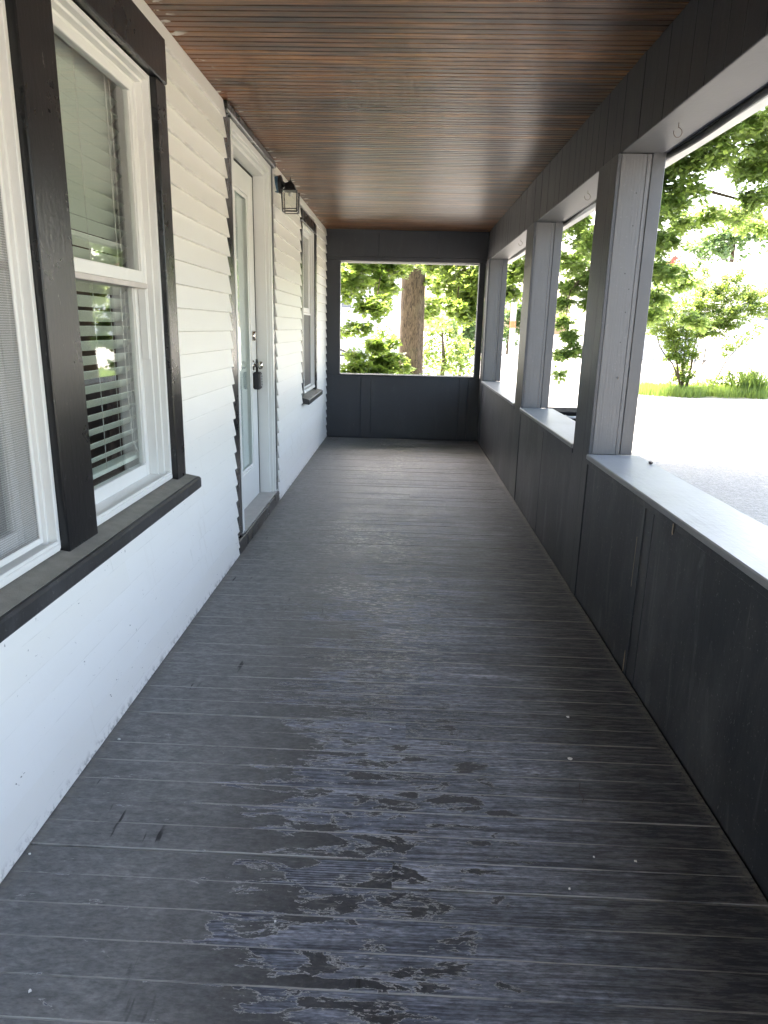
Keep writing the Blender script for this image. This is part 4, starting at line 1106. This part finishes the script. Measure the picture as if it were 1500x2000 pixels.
def blades(name, n, area, hmin, hmax, w_, mat, label, kind='stuff', lean=.35):
    P, Fc = [], []
    for i in range(n):
        x_, y_ = area()
        h = rnd.uniform(hmin, hmax); a = rnd.uniform(0, 2 * PI)
        lx, ly__ = math.cos(a) * lean * h * rnd.random(), math.sin(a) * lean * h * rnd.random()
        px, py = -math.sin(a + .7) * w_, math.cos(a + .7) * w_
        k = len(P)
        P += [(x_ - px, y_ - py, -0.5), (x_ + px, y_ + py, -0.5), (x_ + lx * .4 + px * .7, y_ + ly__ * .4 + py * .7, -0.5 + h * .6), (x_ + lx * .4 - px * .7, y_ + ly__ * .4 - py * .7, -0.5 + h * .6), (x_ + lx, y_ + ly__, -0.5 + h)]
        Fc += [(k, k + 1, k + 2, k + 3), (k + 3, k + 2, k + 4)]
    me = bpy.data.meshes.new(name); me.from_pydata(P, [], Fc); me.materials.append(M[mat])
    return tag(link(name, me), label, None if kind == 'stuff' else 'plant', kind=kind)
def grass_area():
    while True:
        x_, y_ = rnd.uniform(9.2, 20), rnd.uniform(23.5, 27)
        if x_ < 14.8 or rnd.random() < .5:
            if y_ > 23.55 + .25 * abs(x_ - 11.2) + .22 * math.sin(x_ * 2.3) + .15 * math.sin(x_ * 5.1) + .6 * rnd.random() ** 2: return x_, y_
blades('grass', 12000, grass_area, .12, .42, .012, 'grass', 'tall bright grass at the foot of the shrub')
blades('lily_clump', 260, lambda: (13.35 + rnd.gauss(0, .28), 25.0 + rnd.gauss(0, .2)), .6, 1.05, .022, 'grass', 'clump of long strap leaves at the end of the grass under the small tree', None, .9)
bpy.data.objects['lily_clump']['category'] = 'plant'

# ---- plants and trees farther back
def far_tree(name, label, x_, y_, zc, r, n, size, trunk_h=None, mat='farleaf', group=None):
    V = [((x_ + r[0] * rnd.uniform(-.6, .6), y_ + r[1] * rnd.uniform(-.6, .6), zc + r[2] * rnd.uniform(-.6, .6)), (r[0] * .5, r[1] * .5, r[2] * .5), n, None) for _ in range(12)]
    tk = (MB().tube([(x_, y_, -0.6), (x_ + .1, y_, zc * .5), (x_, y_, zc + r[2] * .4)], [r[0] * .09, r[0] * .07, r[0] * .03], 10),)
    return tree(name, label, 'tree' if 'tree' in name else 'bush', tk, [], V, None, OVAL, mat, size, per=14, tilt=.9, group=group)
far_tree('bush', 'sunlit yellow green bush right of the maple trunk', 2.35, 24, 0.9, (1.0, .8, 1.4), 9, .15, mat='shrubleaf')
far_tree('bush', 'low sunlit bush far right of the maple trunk by the chain link fence', 3.1, 26, 0.5, (.8, .7, .8), 5, .14, mat='shrubleaf')
far_tree('bush', 'sunlit bush left of the maple trunk before the white house', 0.2, 23, 0.7, (.7, .7, .9), 6, .15, mat='shrubleaf')
far_tree('tree', 'dark green tree far behind the white post', 5.6, 52, 2.6, (1.8, 2, 3.0), 12, .42)
far_tree('tree', 'pale distant tree seen between the far columns', 10.4, 64, 2.6, (2.6, 2.5, 2.6), 9, .45)
far_tree('tree', 'tall hazy tree on the skyline over the far houses', 32.5, 72, 10.2, (4.2, 3, 3.4), 14, .55)
far_tree('tree', 'green tree on the skyline behind the maple', -6, 60, 7, (8, 4, 5), 22, .7)

# ================================================================== background buildings and street things
def far_house(label, x0, x1, y0, y1, zt, ridge, wins, wall='housewhite', roofm='roofing', gable_front=True, gablemat=None):
    h = empty('house', label=label, cat='house', group='white houses across the street')
    MB().box(x0, x1, y0, y1, -0.5, zt).build('wall', wall, h)
    xm = (x0 + x1) / 2
    if gable_front:
        MB().prism([(x0, zt), (x1, zt), (xm, ridge)], y0 + .01, y1 - .01).build('gable', gablemat or wall, h)
        MB().prism([(x0 - .4, zt - .15), (xm, ridge + .02), (x1 + .4, zt - .15), (x1 + .4, zt + .1), (xm, ridge + .3), (x0 - .4, zt + .1)], y0 - .4, y1 + .4).build('roof', roofm, h)
    else:
        ym = (y0 + y1) / 2
        MB().prism([(y0 - .4, zt - .1), (ym, ridge), (y1 + .4, zt - .1), (y1 + .4, zt + .1), (ym, ridge + .25), (y0 - .4, zt + .1)], x0 - .4, x1 + .4, 'X').build('roof', roofm, h)
        MB().prism([(y0, zt), (y1, zt), (ym, ridge - .02)], x0, x1, 'X').build('gable', wall, h)
    for (a, b_, c0, c1) in wins:
        wd = empty('window', h)
        f = MB(); t_ = .08
        f.box(a - t_, a, y0 - .06, y0, c0 - t_, c1 + t_); f.box(b_, b_ + t_, y0 - .06, y0, c0 - t_, c1 + t_); f.box(a, b_, y0 - .06, y0, c1, c1 + t_); f.box(a, b_, y0 - .06, y0, c0 - t_, c0); f.box(a, b_, y0 - .05, y0, (c0 + c1) / 2 - .03, (c0 + c1) / 2 + .03)
        f.build('window_frame', 'housetrim', wd)
        box('pane', 'farglass', wd, a, b_, y0 - .03, y0 - .005, c0, c1)
    return h
far_house('white house behind the maple with small dark windows', -9, 1.6, 37, 47, 6.4, 9.5, [(-2.2, -1.7, 2.5, 3.3), (-.3, .2, 2.6, 3.5), (-5.5, -4.9, 2.5, 3.3)])
far_house('white house with a red brick chimney far across the drive', 17, 25.5, 60, 70, 5.2, 7.4, [(18.6, 19.6, 2.6, 4.2), (22, 23, 2.6, 4.2)], roofm='housetrim')
hx = bpy.data.objects.new('chimney', None)
bpy.data.objects.remove(hx)
far_house('white house with a dark window at the far end of the drive', 27.5, 40, 58, 68, 5.4, 7.3, [(29.6, 30.6, 2.8, 4.3), (33, 34, 2.8, 4.3)], gable_front=False, roofm='housetrim')
h2 = [o for o in bpy.data.objects if o.get('label', '').startswith('white house with a red brick')][0]
chm = MB()
chm.box(22.0, 23.2, 59.5, 60.6, 6.0, 7.0); chm.prism([(21.9, 7.0), (23.3, 7.0), (22.6, 7.7)], 59.5, 60.6)
chm.build('chimney', 'brick', h2)
b = MB()
for i in range(6): b.box(20.0, 20.9, 57.5, 57.6, 7.3 + i * .17, 7.38 + i * .17)
lv = empty('louver', h2)
b.build('louver_slat', 'farglass', lv)
# shed glimpsed left of the sapling
SH = empty('shed', label='small shed with a dark gable roof at the foot of the white house', cat='shed')
box('wall', 'housewhite', SH, -3.4, -1.0, 29.5, 31.5, -.5, .35)
MB().prism([(-3.6, .28), (-2.2, 0.85), (-.8, .28), (-.8, .36), (-2.2, .95), (-3.6, .36)], 29.3, 31.7).build('roof', 'roofing', SH)
# white post and utility pole
tag(MB().lathe([(0.14, -0.5), (0.13, 1.9), (0.30, 1.92), (0.30, 2.05), (0.02, 2.1)], (4.55, 45, 0), 'Z', 12).build('post', 'whitepaint'), 'white post with a square cap before the dark far tree', 'post')
U = empty('utility_pole', label='pale utility pole with an orange marker between the far columns', cat='pole')
MB().tube([(10.35, 62, -.6), (10.35, 62, 9)], [0.24, 0.2], 10).build('pole', 'whitepaint', U)
MB().tube([(10.35, 62, 1.75), (10.35, 62, 2.35)], 0.255, 10).build('marker_band', 'orange', U)
tag(MB().tube([tuple(Vector((10.35, 62, 8.6)).lerp(Vector((42, 48, 7.4)), i / 16) - Vector((0, 0, 1.0 * math.sin(PI * i / 16)))) for i in range(17)], 0.03, 5).build('power_line', 'wire'), 'thin power line sagging from the utility pole', 'wire')
tag(MB().tube([tuple(Vector((10.35, 62, 7.9)).lerp(Vector((42, 48, 6.9)), i / 16) - Vector((0, 0, 1.1 * math.sin(PI * i / 16)))) for i in range(17)], 0.04, 5).build('power_line', 'wire'), 'thicker lower power line sagging from the utility pole', 'wire')
# chain link fence
CF = empty('chain_link_fence', label='low chain link fence beyond the maple trunk', cat='fence')
for i in range(9):
    MB().tube([(1.5 + i * .95, 27.5, -.5), (1.5 + i * .95, 27.5, .62)], .03, 8).build('fence_post', 'galv', CF)
MB().tube([(1.4, 27.5, .6), (9.2, 27.5, .6)], .022, 8).build('top_rail', 'galv', CF)
b = MB()
for i in range(-8, 75):
    x_ = 1.5 + i * .105
    for sg in (1, -1):
        xa, xb2 = x_ if sg > 0 else x_ + .85, x_ + .85 if sg > 0 else x_
        if min(xa, xb2) < 1.45 or max(xa, xb2) > 9.15: continue
        b.tube([(xa, 27.5, -.45), (xb2, 27.5, .58)], .004, 3, cap=False)
tag(b.build('wire_mesh', 'galv', CF), kind='stuff')
tag(MB().box(2.15, 2.75, 24.2, 24.6, -.5, -.10, c=.06).build('storage_tub', 'bluetarp'), 'blue tub on the ground right of the maple trunk', 'tub')
# parked car far down the street
for i, xx in enumerate((16.94, 17.32, 17.80)):
    tag(MB().tube([(xx, 40, -.5), (xx + .05, 40, 1.0)], .035, 6).build('garden_stake', 'wire'), ['dark garden stake nearest the shrub, first of three in a row', 'middle one of three dark garden stakes in a row', 'dark garden stake farthest from the shrub, last of three'][i], 'stake', 'garden stakes')
C_ = empty('parked_car', label='white car parked far down the street between the far columns', cat='car')
cx0, cy0 = 12.2, 91.0
MB().prism([(cx0 - .6, -.15), (cx0 + 3.7, -.15), (cx0 + 3.75, .35), (cx0 + 2.7, .5), (cx0 + 2.0, 1.0), (cx0 + .4, 1.02), (cx0 - .4, .5), (cx0 - .65, .4)], cy0, cy0 + 1.8).build('body', 'carpaint', C_)
MB().prism([(cx0 - .1, .52), (cx0 + 2.5, .52), (cx0 + 1.9, .94), (cx0 + .5, .96)], cy0 - .01, cy0 + 1.81).build('side_window', 'farglass', C_)
for xx in (cx0 + .15, cx0 + 2.75):
    for yy in (cy0 - .05, cy0 + 1.63):
        wl = MB().lathe([(0.17, 0), (0.36, 0.0), (0.36, 0.22), (0.17, .22)], (xx, yy, -.14), 'Y', 20).build('wheel', 'tyre', C_)
        MB().lathe([(0.20, -.012), (0.20, 0.0), (0.1, .0)], (xx, yy, -.14), 'Y', 16).build('rim', 'galv', wl)
